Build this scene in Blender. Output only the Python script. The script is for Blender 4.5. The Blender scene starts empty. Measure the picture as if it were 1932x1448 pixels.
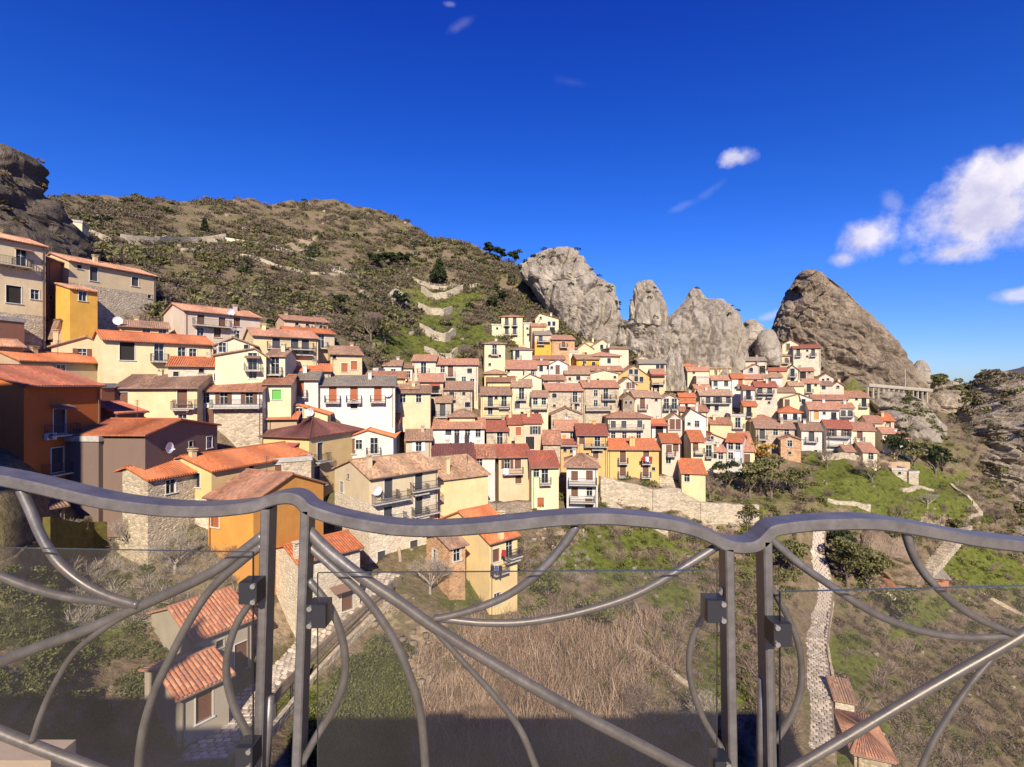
import bpy, math, random
import numpy as np
from mathutils import Vector, noise as mn
R = math.radians
random.seed(7); np.random.seed(7)
sc = bpy.context.scene
C = sc.collection
F = 950.0; CX = 966.0; CY = 724.0            # focal length and centre in photograph pixels

# ---------------------------------------------------------------- camera, sky, sun, exposure
cam = bpy.data.cameras.new('camera'); camo = bpy.data.objects.new('camera', cam); C.objects.link(camo)
camo.rotation_euler = (R(90), 0, 0); cam.angle = 2*math.atan(CX/F)
cam.clip_start = 0.05; cam.clip_end = 20000
sc.camera = camo
SUN_AZ = math.atan2(-0.30, -0.95)            # direction towards the sun, seen from above (x, y)
SUN_EL = R(33)
sdir = Vector((0.06*math.cos(SUN_EL), -0.998*math.cos(SUN_EL), math.sin(SUN_EL)))
w = bpy.data.worlds.new('World'); sc.world = w; w.use_nodes = True
nt = w.node_tree; nt.nodes.clear()
N = nt.nodes.new; Lk = nt.links.new
out = N('ShaderNodeOutputWorld'); bg = N('ShaderNodeBackground'); sky = N('ShaderNodeTexSky')
sky.sky_type = 'NISHITA'; sky.sun_disc = False; sky.sun_elevation = SUN_EL
sky.sun_rotation = math.atan2(sdir.x, sdir.y); sky.altitude = 900; sky.air_density = 1.0; sky.dust_density = 0.35; sky.ozone_density = 5.0
hs = N('ShaderNodeHueSaturation'); hs.inputs['Saturation'].default_value = 1.27; hs.inputs['Value'].default_value = 1.0
tint = N('ShaderNodeMix'); tint.data_type = 'RGBA'; tint.blend_type = 'MULTIPLY'; tint.inputs[0].default_value = 1.0
tz = N('ShaderNodeValToRGB'); els = tz.color_ramp.elements
for _ in range(3): els.new(.5)
for e_, (p_, c_) in zip(els, [(0.0, (.36,.44,.66,1)), (.10, (.42,.45,.70,1)), (.22, (.50,.48,.82,1)), (.38, (.42,.41,.80,1)), (.60, (.38,.28,.80,1))]): e_.position = p_; e_.color = c_
Lk(sky.outputs[0], hs.inputs['Color']); Lk(hs.outputs[0], tint.inputs[6])
# clouds: soft patches in given directions of the sky
tc = N('ShaderNodeTexCoord')
sz = N('ShaderNodeSeparateXYZ'); Lk(tc.outputs['Generated'], sz.inputs[0]); Lk(sz.outputs[2], tz.inputs[0]); Lk(tz.outputs[0], tint.inputs[7])
noi = N('ShaderNodeTexNoise'); noi.inputs['Scale'].default_value = 7.0; noi.inputs['Detail'].default_value = 8; noi.inputs['Roughness'].default_value = 0.58
Lk(tc.outputs['Generated'], noi.inputs['Vector'])
noi2 = N('ShaderNodeTexNoise'); noi2.inputs['Scale'].default_value = 16.0; noi2.inputs['Detail'].default_value = 6; noi2.inputs['Roughness'].default_value = 0.6
Lk(tc.outputs['Generated'], noi2.inputs['Vector'])
sep = N('ShaderNodeSeparateXYZ'); Lk(tc.outputs['Generated'], sep.inputs[0])
def M(op, a, b=None, c=None, clamp=False, tree=None):
    t = tree or nt
    n = t.nodes.new('ShaderNodeMath'); n.operation = op; n.use_clamp = clamp
    for i, v in enumerate((a, b, c)):
        if v is None: continue
        if isinstance(v, (int, float)): n.inputs[i].default_value = v
        else: t.links.new(v, n.inputs[i])
    return n.outputs[0]
az = M('ARCTAN2', sep.outputs[0], sep.outputs[1]); el = M('ARCSINE', sep.outputs[2])
cover = None
def pxdir(x, y):
    dx, dz = (x-CX)/F, (CY-y)/F
    return math.atan2(dx, 1), math.atan2(dz, math.hypot(dx, 1))
# (px, py, half-width px, half-height px, tilt, strength, hardness)
for (x, y, hw, hh, tl, st) in [(1850,400,185,86,-0.20,1.0),(1868,345,135,52,-0.22,1.0),(1790,478,96,30,-0.02,.95),(1628,452,80,48,-0.5,.95),(1590,488,46,22,-.2,.85),(1680,380,22,30,-.6,.35),
                               (1388,298,56,24,-.12,.85),(1930,556,80,20,-.1,.75),(1456,596,38,10,-.3,.5),(1285,390,38,10,-.3,.16),(870,46,34,16,-.4,.17),
                               (848,8,16,8,0,.3),(1080,155,56,15,.2,.09),(1340,360,50,12,-.5,.12),(2180,420,180,60,-.1,1.),(-420,260,200,60,.1,.8),(2450,330,120,40,0,.9)]:
    a0, e0 = pxdir(x, y); a1, _ = pxdir(x+hw, y); _, e1 = pxdir(x, y-hh)
    da = M('SUBTRACT', az, a0); de = M('SUBTRACT', el, e0)
    ct, sn = math.cos(tl), math.sin(tl)
    u = M('DIVIDE', M('ADD', M('MULTIPLY', da, ct), M('MULTIPLY', de, -sn)), abs(a1-a0))
    v = M('DIVIDE', M('ADD', M('MULTIPLY', da, sn), M('MULTIPLY', de, ct)), abs(e1-e0))
    r = M('SQRT', M('ADD', M('MULTIPLY', u, u), M('MULTIPLY', v, v)))
    g = M('MULTIPLY', M('SUBTRACT', 1.0, r), 1.0)
    g = M('ADD', g, M('MULTIPLY', M('SUBTRACT', noi.outputs[0], 0.5), 2.5))
    g = M('ADD', g, M('MULTIPLY', M('SUBTRACT', noi2.outputs[0], 0.5), 1.35))
    g = M('MULTIPLY', g, 1.5, clamp=True)
    edge = M('MULTIPLY', M('SUBTRACT', 1.75, r), 2.0, clamp=True)
    g = M('MULTIPLY', M('MULTIPLY', g, edge), st)
    cover = g if cover is None else M('MAXIMUM', cover, g)
cover = M('POWER', cover, 1.35)
cmix = N('ShaderNodeMix'); cmix.data_type = 'RGBA'
ccol = N('ShaderNodeValToRGB'); ccol.color_ramp.elements[0].position = .38; ccol.color_ramp.elements[0].color = (2.9, 2.85, 3.9, 1)
ccol.color_ramp.elements[1].position = .66; ccol.color_ramp.elements[1].color = (4.5, 4.3, 4.8, 1)
Lk(noi2.outputs[0], ccol.inputs[0])
Lk(cover, cmix.inputs[0]); Lk(tint.outputs[2], cmix.inputs[6]); Lk(ccol.outputs[0], cmix.inputs[7])
Lk(cmix.outputs[2], bg.inputs[0]); bg.inputs[1].default_value = 0.14
Lk(bg.outputs[0], out.inputs[0])
sl = bpy.data.lights.new('sun', 'SUN'); sl.energy = 5.0; sl.angle = R(0.55); sl.color = (1.0, 0.89, 0.71)
so = bpy.data.objects.new('sun', sl); C.objects.link(so); so.rotation_euler = (-sdir).to_track_quat('-Z', 'Y').to_euler()
sc.view_settings.view_transform = 'Standard'; sc.view_settings.look = 'None'; sc.view_settings.gamma = 1
sc.view_settings.exposure = 0.62
sc.render.engine = 'CYCLES'
sc.cycles.use_denoising = True
sc.cycles.max_bounces = 6; sc.cycles.diffuse_bounces = 2; sc.cycles.glossy_bounces = 3; sc.cycles.transparent_max_bounces = 12
sc.cycles.caustics_reflective = False; sc.cycles.caustics_refractive = False

# ---------------------------------------------------------------- helpers
def px(x, y, Y):
    return Vector(((x-CX)/F*Y, Y, (CY-y)/F*Y))
def link(o, parent=None):
    C.objects.link(o)
    if parent is not None: o.parent = parent
    return o
def tag(o, label=None, cat=None, group=None, kind=None):
    if label: o['label'] = label
    if cat: o['category'] = cat
    if group: o['group'] = group
    if kind: o['kind'] = kind
    return o
def empty(name, loc, rz=0, label=None, cat=None, group=None):
    o = bpy.data.objects.new(name, None); o.location = loc; o.rotation_euler = (0, 0, rz); C.objects.link(o)
    return tag(o, label, cat, group)
class MB:
    def __init__(s): s.v = []; s.f = []; s.m = []; s.uv = {}
    def face(s, pts, mi=0, uv=None):
        b = len(s.v); s.v += [tuple(p) for p in pts]; s.f.append(tuple(range(b, b+len(pts)))); s.m.append(mi)
        if uv: s.uv[len(s.f)-1] = uv
    def box(s, x0, x1, y0, y1, z0, z1, mi=0):
        p = [(x0,y0,z0),(x1,y0,z0),(x1,y1,z0),(x0,y1,z0),(x0,y0,z1),(x1,y0,z1),(x1,y1,z1),(x0,y1,z1)]
        b = len(s.v); s.v += p
        for q in ((3,2,1,0),(4,5,6,7),(0,1,5,4),(1,2,6,5),(2,3,7,6),(3,0,4,7)): s.f.append(tuple(b+i for i in q)); s.m.append(mi)
    def hexa(s, p, mi=0, uvs=None):
        b = len(s.v); s.v += [tuple(q) for q in p]
        for k, q in enumerate(((3,2,1,0),(4,5,6,7),(0,1,5,4),(1,2,6,5),(2,3,7,6),(3,0,4,7))):
            s.f.append(tuple(b+i for i in q)); s.m.append(mi)
            if uvs: s.uv[len(s.f)-1] = [uvs[i] for i in q]
    def tube(s, pts, r, n=8, mi=0, r1=None, cap=True):
        pts = [Vector(p) for p in pts]; K = len(pts); b = len(s.v)
        up = Vector((0,0,1))
        prev = None
        for i, p in enumerate(pts):
            d = (pts[min(i+1,K-1)]-pts[max(i-1,0)]).normalized()
            if prev is None:
                a = d.cross(up) if abs(d.z) < .95 else d.cross(Vector((0,1,0)))
            else: a = prev - d*prev.dot(d)
            a.normalize(); prev = a; c = d.cross(a)
            rr = r if r1 is None else r+(r1-r)*i/(K-1)
            for k in range(n):
                t = 2*math.pi*k/n; s.v.append(tuple(p+a*(rr*math.cos(t))+c*(rr*math.sin(t))))
        for i in range(K-1):
            for k in range(n):
                k2 = (k+1) % n; s.f.append((b+i*n+k, b+i*n+k2, b+(i+1)*n+k2, b+(i+1)*n+k)); s.m.append(mi)
        if cap:
            s.f.append(tuple(b+k for k in range(n))[::-1]); s.m.append(mi)
            s.f.append(tuple(b+(K-1)*n+k for k in range(n))); s.m.append(mi)
    def mesh(s, name, mats, smooth=False):
        me = bpy.data.meshes.new(name); me.from_pydata(s.v, [], s.f)
        for m in (mats if isinstance(mats, (list, tuple)) else [mats]): me.materials.append(m)
        me.polygons.foreach_set('material_index', s.m)
        if s.uv:
            ul = me.uv_layers.new(name='UVMap'); arr = np.zeros(len(me.loops)*2, dtype=np.float32)
            ls = 0
            for i, f in enumerate(s.f):
                if i in s.uv:
                    for j, (a, c) in enumerate(s.uv[i]): arr[(ls+j)*2] = a; arr[(ls+j)*2+1] = c
                ls += len(f)
            ul.data.foreach_set('uv', arr)
        if smooth: me.polygons.foreach_set('use_smooth', [True]*len(me.polygons))
        me.update(); return me
    def build(s, name, mats, parent=None, smooth=False):
        return link(bpy.data.objects.new(name, s.mesh(name, mats, smooth)), parent)
def np_mesh(name, verts, faces, mat, smooth=False, attrs=None):
    me = bpy.data.meshes.new(name); k = faces.shape[1]
    me.vertices.add(len(verts)); me.vertices.foreach_set('co', verts.astype(np.float32).ravel())
    me.loops.add(faces.size); me.loops.foreach_set('vertex_index', faces.astype(np.int32).ravel())
    me.polygons.add(len(faces)); me.polygons.foreach_set('loop_start', np.arange(0, faces.size, k, dtype=np.int32))
    if smooth: me.polygons.foreach_set('use_smooth', np.ones(len(faces), bool))
    for m in (mat if isinstance(mat, (list, tuple)) else [mat]): me.materials.append(m)
    me.update(calc_edges=True)
    for nme, a in (attrs or {}).items():
        at = me.attributes.new(nme, 'FLOAT', 'POINT'); at.data.foreach_set('value', a.astype(np.float32))
    me.validate()
    return me

# ---------------------------------------------------------------- materials
def newmat(name):
    m = bpy.data.materials.new(name); m.use_nodes = True
    t = m.node_tree; b = t.nodes['Principled BSDF']; return m, t, b
def nn(t, typ, **kw):
    n = t.nodes.new(typ)
    for k, v in kw.items():
        if k.startswith('i_'): n.inputs[k[2:].replace('_', ' ')].default_value = v
        else: setattr(n, k, v)
    return n
def ramp(t, src, stops):
    r = t.nodes.new('ShaderNodeValToRGB'); t.links.new(src, r.inputs[0]); e = r.color_ramp.elements
    while len(e) < len(stops): e.new(.5)
    for i, (p, c) in enumerate(stops): e[i].position = p; e[i].color = (*c, 1)
    return r.outputs[0]
def mixc(t, f, a, b, mode='MIX'):
    n = t.nodes.new('ShaderNodeMix'); n.data_type = 'RGBA'; n.blend_type = mode
    for i, v in ((0, f), (6, a), (7, b)):
        if isinstance(v, (int, float)): n.inputs[i].default_value = v
        elif isinstance(v, tuple): n.inputs[i].default_value = (*v, 1)
        else: t.links.new(v, n.inputs[i])
    return n.outputs[2]
def coords(t, world=False):
    if world: return t.nodes.new('ShaderNodeNewGeometry').outputs['Position']
    return t.nodes.new('ShaderNodeTexCoord').outputs['Object']
def noise(t, co, scale, detail=5, rough=.6):
    n = nn(t, 'ShaderNodeTexNoise', i_Scale=scale, i_Detail=detail, i_Roughness=rough); t.links.new(co, n.inputs['Vector']); return n.outputs[0]
def bump(t, b, h, strength=.4, dist=.05):
    n = nn(t, 'ShaderNodeBump', i_Strength=strength, i_Distance=dist); t.links.new(h, n.inputs['Height']); t.links.new(n.outputs[0], b.inputs['Normal'])
def scale_c(c, k): return tuple(min(1, x*k) for x in c)
def plaster(name, c, stain=.55):
    m, t, b = newmat(name); co = coords(t, True); oi = t.nodes.new('ShaderNodeObjectInfo')
    n1 = noise(t, co, .45, 6, .65); n2 = noise(t, co, 3.5, 5, .7)
    mp = nn(t, 'ShaderNodeMapping'); mp.inputs['Scale'].default_value = (1.3, 1.3, .22); t.links.new(co, mp.inputs[0])
    n3 = noise(t, mp.outputs[0], 2.2, 5, .7)
    g = sum(c)/3
    dirty = tuple(x*.55+g*.15 for x in c)
    col = mixc(t, M('MULTIPLY', M('SUBTRACT', n3, .46, tree=t), 3.2*stain/.35*.35, clamp=True, tree=t), c, dirty)
    col = mixc(t, ramp(t, n1, [(.3, (0,0,0)), (.75, (1,1,1))]), col, scale_c(c, .74), 'MIX') if stain > .3 else col
    hv = nn(t, 'ShaderNodeHueSaturation'); t.links.new(col, hv.inputs['Color'])
    t.links.new(M('ADD', M('MULTIPLY', oi.outputs['Random'], .22, tree=t), .87, tree=t), hv.inputs['Value'])
    t.links.new(M('ADD', M('MULTIPLY', oi.outputs['Random'], .3, tree=t), .82, tree=t), hv.inputs['Saturation'])
    t.links.new(hv.outputs[0], b.inputs['Base Color']); b.inputs['Roughness'].default_value = .9
    bump(t, b, n2, .25, .03); return m
def stonemat(name, c, mortar, sc_=2.6, contrast=.5):
    m, t, b = newmat(name); co = coords(t, True)
    mp = nn(t, 'ShaderNodeMapping'); mp.inputs['Scale'].default_value = (1, 1, 1.7); t.links.new(co, mp.inputs[0])
    wv = nn(t, 'ShaderNodeVectorMath'); wv.operation = 'ADD'; t.links.new(mp.outputs[0], wv.inputs[0])
    nz = nn(t, 'ShaderNodeTexNoise', i_Scale=1.5, i_Detail=2.0); t.links.new(co, nz.inputs['Vector'])
    sv = nn(t, 'ShaderNodeVectorMath'); sv.operation = 'SCALE'; sv.inputs['Scale'].default_value = .35; t.links.new(nz.outputs['Color'], sv.inputs[0]); t.links.new(sv.outputs[0], wv.inputs[1])
    v = nn(t, 'ShaderNodeTexVoronoi', i_Scale=sc_); t.links.new(wv.outputs[0], v.inputs['Vector'])
    ve = nn(t, 'ShaderNodeTexVoronoi', i_Scale=sc_, feature='DISTANCE_TO_EDGE'); t.links.new(wv.outputs[0], ve.inputs['Vector'])
    sep = t.nodes.new('ShaderNodeSeparateColor'); t.links.new(v.outputs['Color'], sep.inputs[0])
    stone = ramp(t, sep.outputs[0], [(0, scale_c(c, 1-contrast)), (.5, c), (1, scale_c(c, 1+contrast*.7))])
    stone = mixc(t, .3, stone, ramp(t, noise(t, co, .35, 5), [(.3, scale_c(c, .6)), (.7, scale_c(c, 1.25))]))
    e = ramp(t, ve.outputs[0], [(.02, (0,0,0)), (.09, (1,1,1))])
    col = mixc(t, e, mortar, stone)
    t.links.new(col, b.inputs['Base Color']); b.inputs['Roughness'].default_value = .95
    bump(t, b, ve.outputs[0], .8, .12); return m
def roofmat(name, c, old=.4):
    m, t, b = newmat(name); uv = t.nodes.new('ShaderNodeTexCoord').outputs['UV']; oi = t.nodes.new('ShaderNodeObjectInfo')
    sp = t.nodes.new('ShaderNodeSeparateXYZ'); t.links.new(uv, sp.inputs[0])
    wx = M('ABSOLUTE', M('SINE', M('MULTIPLY', sp.outputs[0], math.pi/.24, tree=t), tree=t), tree=t)
    fy = M('FRACT', M('MULTIPLY', sp.outputs[1], 1/.36, tree=t), tree=t)
    cell = nn(t, 'ShaderNodeTexWhiteNoise'); cell.noise_dimensions = '3D'
    cb = t.nodes.new('ShaderNodeCombineXYZ')
    t.links.new(M('FLOOR', M('MULTIPLY', sp.outputs[0], 1/.24, tree=t), tree=t), cb.inputs[0]); t.links.new(M('FLOOR', M('MULTIPLY', sp.outputs[1], 1/.36, tree=t), tree=t), cb.inputs[1])
    t.links.new(oi.outputs['Random'], cb.inputs[2]); t.links.new(cb.outputs[0], cell.inputs['Vector'])
    n1 = noise(t, coords(t, True), .7, 5, .65)
    var = ramp(t, cell.outputs[0], [(0, scale_c(c, 1-old)), (.5, c), (1, tuple(min(1, x*(1+old*.5)+.06*old) for x in c))])
    g = sum(c)/3
    col = mixc(t, ramp(t, n1, [(.42, (0,0,0)), (.68, (1,1,1))]), var, tuple(x*.62+g*.22 for x in c))
    col = mixc(t, M('MULTIPLY', M('SUBTRACT', 1.0, wx, tree=t), .5, tree=t), col, scale_c(c, .45))
    hv = nn(t, 'ShaderNodeHueSaturation'); t.links.new(col, hv.inputs['Color'])
    t.links.new(M('ADD', M('MULTIPLY', oi.outputs['Random'], .35, tree=t), .8, tree=t), hv.inputs['Value'])
    t.links.new(hv.outputs[0], b.inputs['Base Color']); b.inputs['Roughness'].default_value = .85
    bump(t, b, M('ADD', wx, M('MULTIPLY', fy, .35, tree=t), tree=t), .7, .06); return m
def flat(name, c, rough=.7, metal=0, var=0.0, nscale=8):
    m, t, b = newmat(name); b.inputs['Base Color'].default_value = (*c, 1); b.inputs['Roughness'].default_value = rough; b.inputs['Metallic'].default_value = metal
    if var:
        n = noise(t, coords(t), nscale, 5); t.links.new(ramp(t, n, [(.3, scale_c(c, 1-var)), (.7, scale_c(c, 1+var))]), b.inputs['Base Color'])
    return m
WM = {
 'cream': plaster('plaster_cream', (.72,.56,.31)), 'pale': plaster('plaster_pale', (.74,.63,.42)), 'white': plaster('plaster_white', (.66,.62,.55), .4),
 'yellow': plaster('plaster_yellow', (.70,.51,.25)), 'lemon': plaster('plaster_lemon', (.74,.62,.38)), 'ochre': plaster('plaster_ochre', (.70,.38,.07)),
 'amber': plaster('plaster_amber', (.72,.44,.13)), 'orange': plaster('plaster_orange', (.66,.30,.05)), 'peach': plaster('plaster_peach', (.68,.47,.29)), 'tan': plaster('plaster_tan', (.46,.33,.21)),
 'grey': plaster('plaster_grey', (.47,.40,.30), .5), 'pinkish': plaster('plaster_pinkish', (.64,.51,.39)), 'maroon': plaster('plaster_maroon', (.30,.13,.07), .3),
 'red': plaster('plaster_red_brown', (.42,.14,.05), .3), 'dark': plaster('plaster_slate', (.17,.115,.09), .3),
 'stonem': stonemat('stone_mid', (.45,.375,.27), (.34,.28,.20), 1.9, .45), 'stone': stonemat('stone_beige', (.46,.38,.27), (.36,.30,.22)), 'stonew': stonemat('stone_pale', (.58,.50,.38), (.50,.43,.33), 2.2, .3),
 'stoneb': stonemat('stone_brown', (.30,.23,.16), (.20,.16,.12)), 'stoneo': stonemat('stone_orange', (.52,.30,.15), (.40,.27,.18)),
}
RM = {
 'orange': roofmat('tile_bright_orange', (.60,.175,.055), .28), 'red': roofmat('tile_red', (.40,.115,.06), .3), 'brown': roofmat('tile_brown', (.36,.205,.125), .45),
 'tan': roofmat('tile_weathered_tan', (.45,.27,.15), .5), 'salmon': roofmat('tile_salmon', (.50,.235,.135), .4), 'maroon': roofmat('tile_maroon', (.18,.06,.048), .3),
 'grey': roofmat('tile_grey', (.30,.25,.19), .35), 'rust': roofmat('tile_rust', (.44,.19,.10), .5),
}
MT = {
 'glass': flat('window_glass', (.02,.025,.03), .12), 'frame': flat('frame_white', (.62,.60,.55), .6), 'framebrown': flat('frame_brown', (.16,.08,.04), .6),
 'brown': flat('shutter_brown', (.13,.055,.03), .7, 0, .3), 'rust': flat('shutter_rust', (.33,.09,.03), .7, 0, .3), 'green': flat('shutter_green', (.04,.09,.05), .7, 0, .2),
 'greyd': flat('shutter_dark', (.05,.05,.055), .7), 'whited': flat('shutter_white', (.68,.68,.66), .6), 'concrete': flat('concrete', (.40,.37,.33), .9, 0, .25, 3),
 'iron': flat('wrought_iron', (.05,.045,.045), .5), 'gutter': flat('gutter_metal', (.16,.10,.07), .5), 'dish': flat('dish_white', (.70,.70,.70), .5),
 'darkhole': flat('dark_opening', (.02,.017,.015), .9), 'gwin': flat('green_paint', (.10,.38,.06), .6), 'orangew': flat('orange_wood', (.62,.25,.05), .6), 'awng': flat('awning_green', (.04,.32,.20), .7),
 'awnr': flat('awning_red', (.36,.09,.06), .8), 'awnb': flat('awning_brown', (.22,.13,.09), .8), 'acw': flat('appliance_white', (.66,.66,.63), .5), 'blue': flat('cloth_blue', (.10,.13,.42), .9),
 'redc': flat('cloth_red', (.42,.03,.03), .9), 'clothw': flat('cloth_white', (.74,.74,.76), .9), 'clothd': flat('cloth_dark', (.05,.04,.06), .9), 'potc': flat('terracotta_pot', (.42,.16,.07), .8),
}

# ---------------------------------------------------------------- the lie of the land: distance of the ground along each line of sight, measured from the photograph
DX = np.array([-900,-300,0,200,400,600,800,1000,1200,1400,1600,1800,2100,2900.])
DY = np.array([370,450,550,650,700,750,800,850,900,950,1050,1150,1300,1448,1800,2600.])
DT = np.array([
 [88.1,100.2,113.2,160.6,190.5,225.7,253.6,259.9,256.2,252.9,250.0,266.2,290.2,308.8],
 [63.1,69.1,94.7,118.0,144.3,171.2,202.2,205.7,208.1,207.9,214.9,237.9,262.0,274.0],
 [45.2,48.1,67.5,79.3,100.0,118.5,157.1,172.2,191.6,201.2,198.1,209.2,233.2,245.5],
 [38.5,42.4,61.9,67.5,71.8,82.6,115.9,133.2,148.7,159.7,163.9,186.6,204.1,216.7],
 [34.5,38.5,54.9,64.7,64.5,75.7,102.1,114.1,128.0,143.6,145.7,175.0,191.6,201.4],
 [31.7,35.4,46.0,58.9,62.0,69.2,85.5,104.5,111.0,124.6,131.0,164.6,178.7,192.9],
 [29.6,32.4,41.1,55.1,61.1,67.7,84.2,96.8,99.0,111.9,120.3,134.5,165.9,181.4],
 [27.4,30.3,38.6,54.0,60.2,66.7,79.7,87.0,95.0,103.2,108.5,117.9,154.6,170.6],
 [26.1,29.1,37.2,49.9,54.1,62.6,73.9,83.1,87.8,95.8,92.0,114.5,138.9,157.4],
 [24.6,28.3,36.4,47.7,52.7,60.8,67.9,75.4,83.6,86.0,86.3,99.6,126.0,144.8],
 [23.1,27.3,35.9,47.0,45.6,52.1,57.2,64.7,73.7,78.8,83.0,94.8,108.7,119.3],
 [21.4,26.1,35.0,41.6,42.4,46.9,49.0,57.5,61.6,67.2,74.4,84.8,94.0,100.4],
 [19.6,23.1,28.7,34.2,37.1,39.8,42.7,46.2,48.6,51.9,57.7,64.7,74.5,80.8],
 [17.8,21.1,25.3,28.3,29.8,32.8,35.8,37.1,39.0,42.7,46.9,53.5,61.2,67.7],
 [14.5,16.0,18.4,20.1,20.7,21.8,22.9,24.1,25.2,26.2,27.5,28.8,31.4,33.9],
 [9.6,9.6,10.3,10.1,9.7,10.1,10.0,9.9,10.5,10.4,11.0,10.9,11.6,12.2],
])
DT[2:5, 8] = np.maximum(DT[2:5, 8], (172, 152, 131)); DT[2:5, 9] = np.maximum(DT[2:5, 9], (178, 160, 142)); DT[2:4, 7] = np.maximum(DT[2:4, 7], (152, 134))
LDT = np.log(DT)
def D(x, y):
    x = np.clip(np.asarray(x, float), DX[0], DX[-1]); y = np.clip(np.asarray(y, float), DY[0], DY[-1])
    i = np.clip(np.searchsorted(DX, x)-1, 0, len(DX)-2); j = np.clip(np.searchsorted(DY, y)-1, 0, len(DY)-2)
    u = (x-DX[i])/(DX[i+1]-DX[i]); v = (y-DY[j])/(DY[j+1]-DY[j])
    u = u*.5+u*u*(3-2*u)*.5
    a = LDT[j, i]*(1-u)+LDT[j, i+1]*u; b = LDT[j+1, i]*(1-u)+LDT[j+1, i+1]*u
    return np.exp(a*(1-v)+b*v)
def G(x, y, up=0.):
    p = px(x, y, float(D(x, y))); p.z += up; return p
SKX = [-900,-200,0,60,130,200,300,400,500,560,640,700,760,820,870,910,960,1010,1100,1170,1250,1400,1500,1600,1700,1760,1830,1932,2200,2900]
SKY_ = [330,420,420,378,370,372,378,378,383,377,377,392,417,441,457,470,492,530,600,632,650,664,690,716,738,746,760,770,750,740]
def S(x): return np.interp(x, SKX, SKY_)
TX = [-300,0,100,200,300,500,640,700,900,1000,1200,1400,1560,1700,1760]
TT = [430,470,480,520,600,600,650,690,660,620,690,680,680,800,830]
TBm = [1080,1060,1000,960,980,1000,1060,1060,950,940,900,860,850,850,840]
def town(x, y):
    a = np.interp(x, TX, TT); b = np.interp(x, TX, TBm)
    m = np.clip((y-a)/14, 0, 1)*np.clip((b-y)/14, 0, 1)*np.clip((1730-x)/30, 0, 1)*np.clip((x+330)/30, 0, 1)
    return m
def zone(x, y, pts, soft=10):
    # soft ellipse mask list (cx,cy,rx,ry)
    m = np.zeros_like(np.asarray(x, float))
    x = np.asarray(x, float); y = np.asarray(y, float)
    x = x+22*np.sin(y*.061+x*.017)+14*np.sin(x*.083+y*.11)+7*np.sin(y*.23-x*.19); y = y+9*np.sin(x*.057+1)+6*np.sin(x*.13+y*.2)+3*np.sin(x*.31-y*.37)
    for cx, cy, rx, ry in pts:
        r = np.hypot((x-cx)/rx, (y-cy)/ry); m = np.maximum(m, np.clip((1.25-r)/.6, 0, 1))
    return m
GREEN = [(845,650,75,28),(780,670,60,20),(880,640,60,24),(850,605,55,18),(760,640,50,20),(830,570,70,26),(1640,930,110,28),(1720,905,80,34),(1780,960,90,35),(1600,900,70,20),(1850,1080,110,50),
         (1700,960,90,25),(1230,1020,70,24),(1180,1080,80,40),(1260,1110,60,40),(1430,1020,40,80),(110,1190,170,55),(250,1000,60,30),(1600,1240,50,70),(900,1120,70,40),(1560,880,50,14),(1630,1400,60,40),
         (660,1340,120,70),(1100,1050,60,40),(1500,690,50,12),(1590,725,50,14),(1340,1300,50,80),(1290,940,30,12),(1730,1160,90,40)]
DIRT = [(520,1180,90,60),(800,1250,50,80),(740,1150,60,30),(1340,985,70,20),(1660,1060,60,40),(560,470,60,16),(1050,1020,50,24),(1240,965,60,14),(600,590,40,20),(1780,1000,20,30),(1240,1380,40,40),(250,1320,50,26)]
nx, ny = 420, 300
gx = np.linspace(-900, 2900, nx); tt = np.linspace(0, 1, ny)
PX = np.repeat(gx[None, :], ny, 0); SY = S(gx)
PY = SY[None, :]+(2600-SY[None, :])*(tt[:, None]**1.55)
DD = D(PX, PY)
tm = town(PX, PY)
X = (PX-CX)/F*DD; Y = DD; Z = (CY-PY)/F*DD
Z = Z-3.2*tm
nz = np.zeros_like(Z)
for i in range(ny):
    for j in range(nx):
        p = Vector((X[i, j]*.05, Y[i, j]*.05, 0))
        nz[i, j] = mn.fractal(p, .9, 2.1, 4)+.35*mn.fractal(p*5, .9, 2.1, 2)
amp = np.clip(DD/90, .15, 2.2)*(1-tm)
Z += nz*amp*1.1
rows = 8
bx = []; 
for k in range(1, rows+1):
    s_ = 1+.09*k; bx.append((X[0]*s_, Y[0]*s_, Z[0]-(k**1.4)*Y[0]*.045))
XX = np.concatenate([np.array([b[0] for b in bx])[::-1], X]); YY = np.concatenate([np.array([b[1] for b in bx])[::-1], Y]); ZZ = np.concatenate([np.array([b[2] for b in bx])[::-1], Z])
V = np.stack([XX.ravel(), YY.ravel(), ZZ.ravel()], 1)
H_, W_ = XX.shape
ii, jj = np.meshgrid(np.arange(H_-1), np.arange(W_-1), indexing='ij'); a = (ii*W_+jj).ravel()
FF = np.stack([a+W_, a+W_+1, a+1, a], 1)
gr = zone(PX, PY, GREEN); di = zone(PX, PY, DIRT)
pad = lambda q: np.concatenate([np.repeat(q[:1], rows, 0), q]).ravel()
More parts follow.
